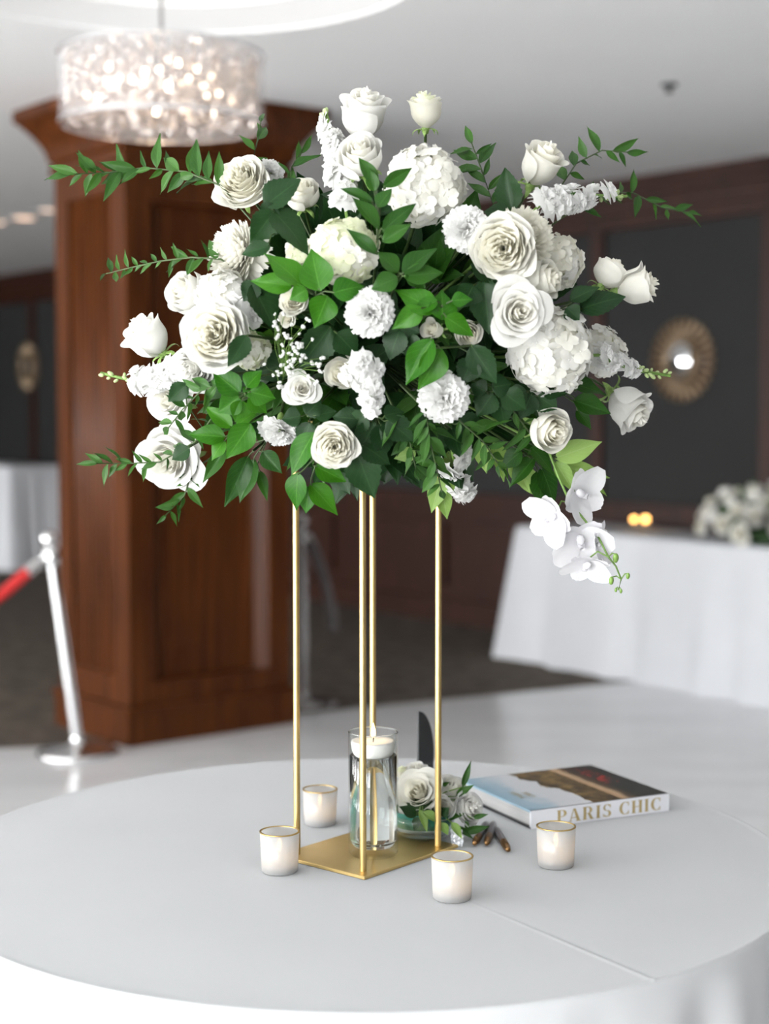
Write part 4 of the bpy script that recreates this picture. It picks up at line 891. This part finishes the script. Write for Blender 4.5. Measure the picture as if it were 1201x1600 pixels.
# ---- chrysanthemums and carnations
mum(366, 396, 112, (-.75, .15, .6), 'spiky white chrysanthemum above the white rose cluster', .03, 0)
mum(820, 370, 108, (.45, .3, .8), 'creamy chrysanthemum behind the big cream garden rose', -.01, 1)
for a in [(727, 354, 74, (-.1, .15, 1), 'white carnation between the hydrangea and the cream garden rose', -.03), (578, 489, 78, (.05, -.1, 1), 'white frilled carnation in the very middle of the bouquet', -.05),
          (695, 621, 82, (.1, -.05, 1), 'white frilled carnation above the hanging dark sprigs', -.05), (436, 682, 68, (-.05, -.85, .45), 'white carnation turned upside down showing its green calyx', -.02),
          (424, 263, 46, (.3, .5, .6), 'carnation peeking from behind the upper garden rose', .06)]: carnation(*a)
# ---- stock stems
stock([(842, 322), (880, 318), (920, 305), (978, 307)], 'white stock stem under the upper ivory rosebud', 40, 17, 9, offs=(0, -.01))
stock([(935, 555), (965, 570), (1000, 580), (1046, 587)], 'pointed white stock stem reaching towards the sunburst mirror', 30, 13, 16, offs=(0, 0), rad=15, tip=.42)
stock([(556, 560), (566, 585), (578, 612), (588, 648)], 'white stock flower hanging in the middle under the carnation', 36, 16, 2, off=-.05, rad=28, tip=.08)
stock([(278, 575), (245, 590), (215, 597), (158, 583)], 'white stock stem pointing towards the column', 38, 14, 8, offs=(0, 0), rad=20, tip=.3)
stock([(540, 330), (528, 270), (520, 225), (510, 178)], 'white stock stem rising beside the topmost rose', 38, 18, 5, off=.05, rad=20, tip=.03)
stock([(705, 700), (712, 730), (722, 760), (728, 778)], 'blurred white stock hanging at the back under the leaves', 40, 12, 2, off=.08, rad=20, tip=.05)
stock([(375, 470), (385, 490), (398, 505)], 'short white stock beside the dark leaf and rose cluster', 34, 7, 0, off=.0, rad=18, tip=.05)
# ---- baby's breath
H = at(440, 575, D(440, 575, .0)); e = empty('babys_breath', Matrix.Translation(H)); tag(e, 'airy sprig of tiny white blossoms beside the dark leaf', 'flower'); b = MB(); bl = MB(); rd = random.Random(4)
for k in range(64):
    px, py = rd.gauss(450, 22), rd.gauss(552, 26); P = at(px, py, D(px, py, -.05 + rd.uniform(-.02, .03))) - H
    mid_ = P * .55 + Vector((rd.uniform(-.006, .006), 0, rd.uniform(-.006, .006))); b.tube([Vector((0, .03, -.01)), mid_, P], .0004, 4); r_ = rd.uniform(.0017, .0031)
    for q_ in range(3): bl.ball(P + Vector((rd.uniform(-1, 1), rd.uniform(-1, 1), rd.uniform(-1, 1))) * r_ * .7, r_ * .8, 6, 4)
d = FC - H; b.tube([d * (1 - .05 / d.length), d * .4, Vector((0, .03, -.01))], .0015, 5); build('stem', b, 'stem_green', e); o = build('blossoms', bl, Pu, e); o['kind'] = 'stuff'
# ---- orchid spray
sp = [(855, 700), (872, 745), (890, 785), (915, 815), (935, 840), (950, 870), (962, 885), (970, 905), (966, 922)]
Q = [at(x, y, 2.10 - .004 * i) for i, (x, y) in enumerate(sp)]; e = empty('orchid_spray', Matrix.Translation(Q[0])); tag(e, 'trailing white orchid spray with round green buds', 'orchid')
d = FC - Q[0]; b = MB(); b.tube([d * .8, d * .4, Vector((0, 0, 0))] + [q_ - Q[0] for q_ in Q[1:]], [.002, .002, .002] + [.0017 - .0001 * i for i in range(len(Q) - 1)], 6); 
def tepal(L_, w, cup, seed, m='petal_orchid'):
    G = []
    for i in range(8):
        t = i / 7; ww = w * math.sin(math.pi * (.07 + .86 * t) ** .9) ** .62; G.append([(ww * s, L_ * t, cup * (s * s * .35 * ww + .28 * t * t) + .015 * math.sin(4 * s + 6 * t + seed)) for s in (-1, -.6, -.2, .2, .6, 1)])
    b_ = MB(); b_.grid(G); return b_.mesh('petal', m)
TEP = [tepal(.56, .34, .5, 1), tepal(.52, .22, .45, 2)]
blooms = [(905, 772, 92, (.5, -.1, .55), .012), (862, 808, 88, (-.6, -.35, .55), -.004), (905, 845, 96, (.15, -.5, .75), .008), (915, 880, 80, (-.1, -.75, .5), .0), (932, 848, 66, (.8, .1, .4), .012)]
for px, py, dp, f, oy in blooms:
    Yb = 2.085 + oy; s = dp * Yb / F; fv = facing(*f); pos = at(px, py, Yb); Mq = face_matrix(pos - Q[0], fv, s, random.uniform(-.3, .3))
    bb = MB(); bb.tube([(0, 0, -.10), (0, .02, .05), (0, .05, .16)], [.03, .06, .05], 8); bb.ball((0, -.10, .10), .09, 8, 6, sc=(.8, 1.2, .7)); bl = build('bloom', bb, 'petal_orchid', e, M=Mq)
    for k, a in enumerate((90, -90)): put('petal', TEP[0], bl, Matrix.Rotation(R(a), 4, 'Z') @ Matrix.Rotation(R(12), 4, 'X'))
    for a in (0, 142, -142): put('petal', TEP[1], bl, Matrix.Translation((0, 0, -.03)) @ Matrix.Rotation(R(a), 4, 'Z') @ Matrix.Rotation(R(4), 4, 'X'))
    near = min(Q, key=lambda q_: (q_ - pos).length); b.tube([near - Q[0], (near + pos) / 2 - Q[0] + Vector((0, -.006, .012)), pos - fv * .06 * s - Q[0]], .0012, 5)
for px, py, r_ in ((962, 866, 15), (955, 902, 13), (981, 896, 10), (962, 919, 7), (970, 921, 7)):
    P = at(px, py, 2.068); near = min(Q, key=lambda q_: (q_ - P).length); b.tube([near - Q[0], (near + P) / 2 - Q[0] + Vector((0, 0, .003)), P - Q[0]], .0009, 5)
    put('bud', OBUD, e, Matrix.Translation(P - Q[0]) @ Matrix.Rotation(R(200), 4, 'X') @ Matrix.Scale(r_ * 2.07 / F * 1.5, 4))
build('stem', b, 'stem_green', e)
# ------------------------------------------------------------------ the bouquet: foliage
sprig('lemon_leaf_sprig', 'bright glossy green leaf tuft above the small spray rose', (480, 448), [((472, 448), (420, 386), 46), ((458, 447), (391, 437), 34), ((500, 455), (485, 387), 54), ((520, 458), (567, 442), 44), ((480, 452), (452, 468), 30), ((512, 462), (492, 512), 46)], 'salal', -.05)
sprig('lemon_leaf_sprig', 'bright glossy green leaf tuft above the small ivory buds', (690, 478), [((682, 488), (620, 447), 42), ((684, 470), (641, 488), 26), ((690, 500), (694, 452), 46), ((695, 495), (742, 522), 34), ((705, 470), (738, 466), 26), ((660, 480), (612, 515), 34)], 'salal', -.05)
sprig('lemon_leaf_sprig', 'single big bright leaf pointing down beside the carnation', (672, 528), [((676, 530), (632, 602), 46), ((690, 545), (655, 610), 46)], 'salal', -.05)
sprig('lemon_leaf_sprig', 'bright green leaf tuft hanging below the low cream rose', (490, 728), [((491, 676), (450, 740), 42), ((492, 728), (541, 752), 36), ((484, 756), (529, 803), 36), ((484, 760), (474, 803), 34), ((466, 738), (457, 798), 36)], 'salal', -.06)
sprig('lemon_leaf_sprig', 'bright green leaf tuft above the hanging leaves by the carnation', (358, 678), [((352, 683), (294, 676), 34), ((352, 688), (326, 716), 30), ((392, 662), (354, 718), 44), ((363, 668), (318, 632), 26), ((370, 665), (398, 640), 26)], 'salal', -.04)
sprig('lemon_leaf_sprig', 'rosette of bright rounded leaves below the white rose cluster', (382, 615), [((375, 615), (331, 578), 40), ((390, 612), (430, 622), 38), ((388, 620), (418, 645), 32), ((375, 620), (340, 645), 40), ((385, 605), (408, 578), 34), ((378, 625), (368, 660), 36), ((382, 618), (400, 600), 30)], 'salal', -.05)
sprig('camellia_shoot', 'upright shoot of smooth green leaves in front of the hydrangeas', (592, 345), [((588, 292), (562, 243), 25), ((598, 292), (644, 262), 23), ((583, 316), (532, 290), 18), ((590, 325), (611, 294), 30), ((592, 358), (550, 305), 30), ((597, 362), (648, 313), 28), ((597, 378), (641, 350), 26), ((590, 398), (544, 354), 22), ((585, 300), (577, 262), 22)], 'camellia', -.06)
sprig('camellia_rosette', 'four rounded dark green leaves in the bouquet centre', (625, 428), [((622, 426), (590, 392), 44), ((628, 428), (679, 383), 40), ((630, 432), (692, 424), 34), ((622, 434), (580, 450), 36), ((635, 425), (665, 450), 30)], 'camellia', -.05)
sprig('rose_leaf', 'large dark serrated leaves below the upper cream garden rose', (425, 328), [((424, 328), (488, 386), 58), ((428, 330), (392, 380), 46), ((414, 322), (468, 278), 54), ((422, 385), (376, 395), 28), ((430, 320), (410, 345), 36)], 'rose', -.03)
sprig('rose_leaf', 'dark serrated leaf under the spiky chrysanthemum', (395, 446), [((394, 444), (431, 514), 54), ((400, 440), (380, 470), 34)], 'rose', -.02)
sprig('rose_leaf', 'dark serrated leaf touching the largest garden rose', (386, 524), [((386, 524), (358, 574), 34)], 'rose', -.06)
sprig('rose_leaf', 'dark serrated leaf behind the tiny white sprays', (515, 512), [((516, 510), (468, 576), 54), ((525, 520), (560, 555), 44)], 'rose', -.01)
sprig('rose_leaf', 'dark serrated leaf hanging in front of two gold rods', (560, 702), [((556, 702), (584, 780), 56), ((565, 695), (610, 720), 44), ((550, 690), (530, 660), 40)], 'rose', -.05)
sprig('rose_leaf', 'dark serrated leaves left of the open spiral rose', (752, 440), [((756, 436), (764, 522), 56), ((740, 445), (722, 480), 44), ((770, 440), (735, 410), 40)], 'rose', -.02)
sprig('rose_leaf', 'shiny dark leaf left of the big low hydrangea', (736, 540), [((736, 540), (775, 600), 46), ((740, 560), (720, 600), 40)], 'rose', -.03)
sprig('rose_leaf', 'dark rounded leaf before the two outermost cream roses', (905, 480), [((905, 484), (976, 456), 46), ((890, 470), (935, 445), 30), ((885, 480), (905, 500), 30)], 'rose', -.02)
sprig('rose_leaf', 'dark pointed leaf left of the upper ivory rosebud', (800, 326), [((800, 328), (788, 262), 44), ((795, 335), (755, 330), 32)], 'rose', .02)
sprig('rose_leaf', 'dark leaves beside the low white rose and small sprigs', (290, 700), [((296, 700), (268, 718), 28), ((292, 600), (262, 628), 30)], 'rose', -.04)
sprig('rose_leaf', 'dark wide leaves under the smooth hanging rosebud', (900, 610), [((890, 600), (950, 610), 36), ((895, 625), (955, 645), 34), ((900, 640), (925, 670), 20)], 'salal_mid', .02)
sprig('pale_leaf_sprig', 'pale yellow-green leaves above the orchid spray', (868, 714), [((866, 716), (941, 690), 36), ((872, 728), (955, 746), 28), ((866, 720), (898, 770), 26), ((905, 742), (954, 768), 14)], 'pale', -.03)
sprig('pale_leaf_sprig', 'pale leaves hanging between carnation and orchid', (800, 705), [((770, 690), (792, 752), 30), ((800, 712), (828, 770), 34), ((810, 725), (848, 782), 32), ((750, 690), (760, 740), 26)], 'pale', .04)
sprig('pale_leaf_sprig', 'pale soft leaves hanging at the back beside a gold rod', (690, 720), [((700, 705), (715, 765), 34), ((690, 745), (672, 800), 30), ((690, 760), (698, 812), 26), ((650, 705), (615, 718), 24)], 'pale', .1)
sprig('green_leaf_sprig', 'mid-green leaves below the ivory rose and above the orchid', (830, 715), [((835, 715), (795, 760), 34), ((840, 735), (850, 792), 36), ((845, 730), (872, 790), 34), ((815, 705), (780, 730), 30), ((830, 700), (870, 735), 30)], 'salal_mid', .0)
sprig('green_leaf_sprig', 'grey-green leaves hanging lowest near the upside-down carnation', (395, 705), [((388, 712), (352, 794), 38), ((398, 718), (372, 786), 40), ((352, 700), (316, 755), 16), ((405, 735), (418, 782), 16), ((410, 705), (440, 740), 30)], 'salal_mid', .02)
sprig('rose_leaf', 'dark serrated leaves below the central stock over the plate', (590, 665), [((585, 660), (560, 712), 44), ((595, 662), (602, 715), 44), ((605, 655), (645, 690), 42), ((575, 650), (545, 668), 36), ((600, 650), (630, 640), 36), ((560, 655), (520, 650), 36)], 'rose', -.03)
sprig('rose_leaf', 'dark serrated leaves low between two ruscus sprigs', (700, 670), [((690, 665), (672, 715), 40), ((705, 668), (722, 712), 40), ((715, 660), (760, 668), 38), ((680, 655), (650, 668), 36)], 'rose', -.01)
sprig('rose_leaf', 'dark serrated leaves left of the low cream rose', (480, 650), [((470, 650), (440, 655), 34), ((478, 648), (500, 625), 34), ((485, 660), (470, 700), 36), ((492, 650), (525, 640), 34)], 'rose', -.02)
sprig('rose_leaf', 'dark leaves right of the frilled central carnation', (630, 520), [((625, 515), (605, 560), 42), ((635, 520), (640, 560), 42), ((640, 510), (600, 530), 36), ((628, 505), (655, 520), 36)], 'rose', -.03)
sprig('rose_leaf', 'dark serrated leaves between carnation and ivory rose, covering stems', (775, 625), [((770, 615), (745, 650), 42), ((778, 618), (790, 665), 42), ((785, 612), (822, 640), 40), ((768, 605), (800, 600), 36), ((760, 612), (735, 600), 36)], 'rose', -.01)
sprig('rose_leaf', 'dark serrated leaves under the big low hydrangea', (835, 620), [((830, 615), (815, 655), 38), ((840, 618), (870, 640), 38), ((845, 608), (885, 612), 36), ((822, 610), (795, 625), 36)], 'rose', .0)
SPR = [
 ('upper ruscus spray reaching out below the chandelier', [(345, 290), (290, 268), (225, 262), (165, 270), (112, 272)], 46, 30, dict(off=.0, up=.5)),
 ('slender ruscus spray beside the chrysanthemum, pointing to the column', [(345, 405), (300, 402), (250, 408), (205, 418), (165, 428)], 34, 24, dict(wf=.9, up=.3)),
 ('low ruscus spray passing over the loose white rose', [(340, 640), (305, 690), (250, 722), (200, 724), (150, 724)], 32, 26, dict(off=-.03, wf=.9)),
 ('short ruscus tip dangling below the loose white rose', [(300, 735), (288, 775), (258, 806)], 28, 11, dict(wf=.9)),
 ('far-reaching ruscus spray above the grey wall panel', [(900, 325), (950, 300), (990, 302), (1035, 325), (1078, 332)], 34, 16, dict(off=.05, up=.2)),
 ('ruscus spray rising behind the upper stock stem', [(870, 300), (900, 255), (940, 235), (982, 238)], 38, 12, dict(off=.06)),
 ('dark ruscus sprig between the hydrangea and upper rosebud', [(772, 325), (752, 265), (736, 222)], 42, 11, dict(off=.05, ang=60)),
 ('small ruscus tip over the upper cream garden rose', [(392, 262), (402, 220), (408, 185)], 34, 5, dict(off=.05, ang=25)),
 ('two-leaf ruscus tip left of the topmost roses', [(450, 300), (455, 262), (472, 236)], 38, 5, dict(off=.06, ang=25)),
 ('dark ruscus sprig hanging in front of a gold rod', [(665, 640), (672, 690), (690, 768)], 44, 18, dict(off=-.05)),
 ('dark ruscus sprig drooping below the carnation towards the orchid', [(715, 655), (755, 690), (785, 735)], 42, 16, dict(off=-.03)),
 ('dark ruscus sprig drooping under the central stock', [(620, 650), (640, 690), (650, 735)], 42, 15, dict(off=-.03)),
 ('ruscus sprig below the ivory rose beside pale leaves', [(800, 640), (830, 680), (850, 725)], 36, 13, dict(off=.0)),
 ('fine ruscus sprig over the white rose near the stock', [(350, 600), (315, 610), (285, 640), (262, 670)], 34, 14, dict(off=-.05)),
]
for lab, pts, l_px, n, kw in SPR: spray('ruscus_spray', lab, pts, l_px, n, **kw)
# filler sprigs packing the inside of the ball, all round
rd = random.Random(21); nfill = 150
SHORT = [(o_.matrix_basis.translation.copy(), o_['label']) for o_ in C.objects if o_.get('category') in ('rose', 'hydrangea', 'carnation', 'chrysanthemum', 'stock flower', 'orchid') and o_.parent is None]
used_labels = set()
for k in range(nfill):
    q_ = (k + .5) / nfill; ct = 1 - 2 * q_; sn = math.sqrt(1 - ct * ct); a = k * 2.39996
    d = Vector((sn * math.cos(a), sn * math.sin(a), ct)); ctr = BC + Vector((0, .01, -.035))
    if d.y > .42: continue                                        # the far side is thinner
    rr_ = rd.uniform(.5, .84) if ct > -.35 else rd.uniform(.6, .95); H = ctr + Vector((d.x * .28 * rr_, d.y * .215 * rr_, d.z * .22 * rr_)); e = empty('leaf_sprig', Matrix.Translation(H))
    near = min(SHORT, key=lambda t_: (t_[0] - H).length); dl = H - near[0]; rel = max((('above', dl.z), ('below', -dl.z), ('behind', dl.y), ('before', -dl.y), ('to the right of', dl.x), ('to the left of', -dl.x)), key=lambda t_: t_[1])[0]
    kind = rd.choice(['dark', 'dark', 'rose', 'rose', 'salal_mid', 'ruscus']); b = MB(); dv_ = FC - H
    look = {'dark': ['smooth dark leaves', 'plain dark leaves', 'deep green smooth leaves', 'dark pointed leaves'], 'rose': ['serrated dark leaves', 'broad serrated leaves', 'deep green serrated leaves'], 'salal_mid': ['mid-green leaves', 'wide mid-green leaves', 'softly lit mid-green leaves'], 'ruscus': ['narrow leaves', 'slim green leaves', 'fine narrow leaves']}[kind]
    for adj in look + [x_ + ' tucked' for x_ in look] + ['more ' + x_ for x_ in look]:
        lab = ' '.join((adj + ' ' + rel + ' the ' + near[1]).split()[:16])
        if lab not in used_labels: break
    used_labels.add(lab); tag(e, lab, 'foliage', 'filler leaf sprigs inside the bouquet')
    for j in range(5 if kind != 'ruscus' else 7):
        t = (d + Vector((rd.uniform(-1, 1), rd.uniform(-1, 1), rd.uniform(-1.1, .8))) * .95).normalized(); L_ = rd.uniform(.05, .082); s0 = H + d * rd.uniform(-.03, .0)
        leaf(e, H, s0, s0 + t * L_, kind, rd.uniform(.85, 1.2))
    b.tube([dv_ * (1 - .05 / max(dv_.length, .08)), dv_ * .4, Vector((0, 0, 0))], .0014, 5); build('stem', b, 'stem_dark', e)
# ------------------------------------------------------------------ small centrepiece on the table
bc = on(660, 1309, TABLE + .0008); e = empty('flower_bowl', loc=bc); tag(e, 'low clear glass bowl lined with teal leaf behind the stand base', 'bowl')
prof = [(0, 0), (.028, 0), (.036, .004), (.046, .018), (.049, .032), (.048, .038), (.0465, .038), (.0475, .032), (.0445, .019), (.034, .0065), (0, .004)]
b = MB(); b.lathe(prof, 40); build('glass', b, 'bowl_glass', e)
b = MB(); b.lathe([(.02, .02), (.042, .021), (.0455, .032), (.046, .045)], 40); build('leaf_lining', b, 'teal_leaf', e)
b = MB(); b.lathe([(0, .022), (.036, .022), (.038, .05), (.02, .062), (0, .064)], 20); build('foam', b, 'foam_green', e)
BT = bc + Vector((0, 0, .05)); YB = bc.y; G2 = 'flowers of the small centrepiece'
for px, py, dp, kd, f, lab, oy in [(652, 1238, 78, 'open_b', (-.25, .55, .75), 'big open white rose in the small centrepiece', -.02), (705, 1236, 58, 'cup_w', (.35, .7, .5), 'white rose behind the gold rod in the small centrepiece', .02),
     (735, 1262, 52, 'garden_w', (.6, .35, .7), 'small white rose nearest the pens in the centrepiece', -.01), (652, 1207, 36, 'bud_b', (-.1, .8, .3), 'small white bud at the top of the centrepiece', .03),
     (628, 1208, 24, 'bud_c', (-.3, .9, .2), 'tiny greenish bud beside the glass cylinder', .02), (690, 1262, 46, 'cup_w', (.1, .3, .9), 'white rose just behind the lowest part of the rod', -.03)]:
    rose(px, py, dp, kd, f, lab, Y=YB + oy, target=BT, group=G2)
def tsprig(label, lst, kind, oy):
    P0 = BT; e = empty('greenery_sprig', Matrix.Translation(P0)); tag(e, label, 'foliage', 'greenery of the small centrepiece'); b = MB()
    for (x0, y0), (x1, y1), w in lst:
        A_, B_ = at(x0, y0, YB + oy), at(x1, y1, YB + oy - .006); Lp = math.hypot(x1 - x0, y1 - y0); bw = {'ruscus': .31, 'dark': .54, 'salal_mid': .58, 'pale': .54}[kind]
        A_.z = max(A_.z, TABLE + .006); B_.z = max(B_.z, TABLE + .006)
        leaf(e, P0, A_, B_, kind, min(1.8, max(.6, w / (Lp * bw)))); b.tube([Vector((0, 0, 0)), (A_ - P0) * .6 + Vector((0, 0, .004)), A_ - P0], .0009, 5)
    build('stem', b, 'stem_green', e)
tsprig('slim green leaves sticking out above the small roses', [((722, 1230), (736, 1190), 10), ((712, 1244), (740, 1226), 12), ((725, 1250), (746, 1247), 8), ((690, 1228), (702, 1222), 6)], 'ruscus', .0)
tsprig('narrow green leaves trailing beside the pens', [((738, 1278), (763, 1272), 8), ((722, 1300), (765, 1292), 13), ((712, 1290), (740, 1322), 12), ((728, 1280), (731, 1306), 8), ((700, 1280), (725, 1268), 12)], 'ruscus', -.02)
tsprig('dark leaves under the big open rose in the bowl', [((650, 1275), (628, 1258), 20), ((655, 1275), (645, 1298), 16), ((690, 1275), (700, 1262), 16), ((660, 1270), (680, 1275), 16)], 'dark', -.045)
tsprig('pale fern-like leaves hanging over the bowl rim', [((655, 1265), (668, 1300), 14), ((660, 1268), (692, 1288), 16), ((690, 1285), (700, 1305), 14), ((705, 1285), (722, 1310), 14)], 'pale', -.05)
b = MB(); G = []; rd = random.Random(8)
for i in range(9): G.append([(.0022 * j - .011 + rd.uniform(-.001, .001), rd.uniform(-.003, .003), .003 * i) for j in range(9)])
b.grid(G); fo = build('silvery_scrap', b, 'silver_satin', None, smooth=False, M=Matrix.Translation(on(716, 1322, TABLE + .0015))); tag(fo, 'crumpled silvery piece beside the small flower bowl', 'scrap')  # thin crumpled scrap with a pale silvery surface
# ------------------------------------------------------------------ flowers and candle on the far buffet table
def joined(kind):
    vs_, fs_, mi = [], [], []; mats_ = []
    for me in PROTO[kind][0][::1]:
        k = len(vs_); vs_ += [v_.co[:] for v_ in me.vertices]; nm = me.materials[0].name
        if nm not in mats_: mats_.append(nm)
        for p in me.polygons: fs_.append([k + i for i in p.vertices]); mi.append(mats_.index(nm))
    me = bpy.data.meshes.new('rose'); me.from_pydata(vs_, [], fs_)
    for nm in mats_: me.materials.append(MATS[nm])
    me.polygons.foreach_set('material_index', mi); me.polygons.foreach_set('use_smooth', [True] * len(fs_)); return me
JR = [joined(k) for k in ('garden_a', 'cup_w', 'open_b', 'bud_b')]
fc = at(1175, 838, 1.0); fd = ray(1172, 850); tt = (HT - CAMZ) / fd.z; fcp = Vector((0, 0, CAMZ)) + fd * tt; fcp += back * .12; fcp.z = HT + .008
e = empty('flower_tray', loc=fcp); tag(e, 'low dark foam tray under the buffet centrepiece', 'tray'); b = MB(); b.lathe([(0, 0), (.17, 0), (.19, .015), (.17, .05), (0, .09)], 24); build('tray', b, 'foam_green', e)
rd = random.Random(12)
def buffet_rose(P, d, sc_, lab): 
    M = face_matrix(P, d, sc_, rd.uniform(0, 6)); o = put('rose', rd.choice(JR), None, M); tag(o, lab, 'rose', 'roses of the buffet centrepiece')
ORD = ['first', 'second', 'third', 'fourth', 'fifth', 'sixth', 'seventh', 'eighth', 'ninth', 'tenth', 'eleventh', 'twelfth', 'thirteenth', 'fourteenth']
nr = 44; spots = []
for k in range(nr):
    q_ = (k + .5) / nr; ct = 1 - .98 * q_; sn = math.sqrt(1 - ct * ct); a = k * 2.39996; d = Vector((sn * math.cos(a), sn * math.sin(a), ct))
    P = fcp + Vector((d.x * .30, d.y * .2, .03 + d.z * .20)); s_ = rd.uniform(.08, .115); P.z = max(P.z, HT + .035)
    if d.y > .45 and ct < .7: continue
    spots.append((P, (d + Vector((0, 0, .15))).normalized(), s_))
zs = sorted(p[0].z for p in spots); cuts = (zs[len(zs) // 3], zs[2 * len(zs) // 3])
rowsb = {'lowest': [], 'middle': [], 'top': []}
for sp_ in spots: rowsb['lowest' if sp_[0].z < cuts[0] else 'middle' if sp_[0].z < cuts[1] else 'top'].append(sp_)
for rn, lst in rowsb.items():
    for k, (P, d, s_) in enumerate(sorted(lst, key=lambda t_: t_[0].x / t_[0].y)):
        buffet_rose(P, d, s_, ORD[min(k, 13)] + ' white rose from the candles in the %s row of the buffet centrepiece' % rn)
gs = []
for k in range(13):
    a = math.pi + math.pi * (k + .5) / 13 + rd.uniform(-.1, .1); el = rd.uniform(.1, 1.2); d = Vector((math.cos(a) * math.cos(el), math.sin(a) * math.cos(el), math.sin(el))); gs.append((fcp + Vector((d.x * .22, d.y * .14, .05 + d.z * .13)), d))
for k, (H, d) in enumerate(sorted(gs, key=lambda t_: t_[0].x)):
    e = empty('leaf_sprig', Matrix.Translation(H)); tag(e, ORD[k] + ' green leaf sprig from the candles among the buffet roses', 'foliage', 'greenery of the buffet centrepiece')
    for j in range(4):
        t = (d + Vector((rd.uniform(-.7, .7), rd.uniform(-.7, .7), rd.uniform(-.3, .5)))).normalized(); leaf(e, H, H, H + t * rd.uniform(.10, .15), 'salal_mid', 1.0)
for px, lab, dy in ((990, 'dimmer amber candle glass standing in for the candle reflection on the buffet', .02), (1008, 'small amber candle glass, the brighter one on the buffet table', -.02)):  # the dimmer glass is added in place of the candle's reflection
    d_ = ray(px, 829); tt = (HT - CAMZ) / d_.z; P = Vector((0, 0, CAMZ)) + d_ * tt; P.z = HT + .002
    e = empty('candle_glass', loc=P); tag(e, lab, 'candle', 'amber candles on the buffet')
    b = MB(); b.lathe([(0, 0), (.024, 0), (.027, .05), (.025, .05), (.022, .004), (0, .004)], 20); build('glass', b, 'clear_glass', e)
    b = MB(); b.ball((0, 0, .058), .017 if dy < 0 else .014, 10, 8); build('flame', b, 'tiny_light', e)
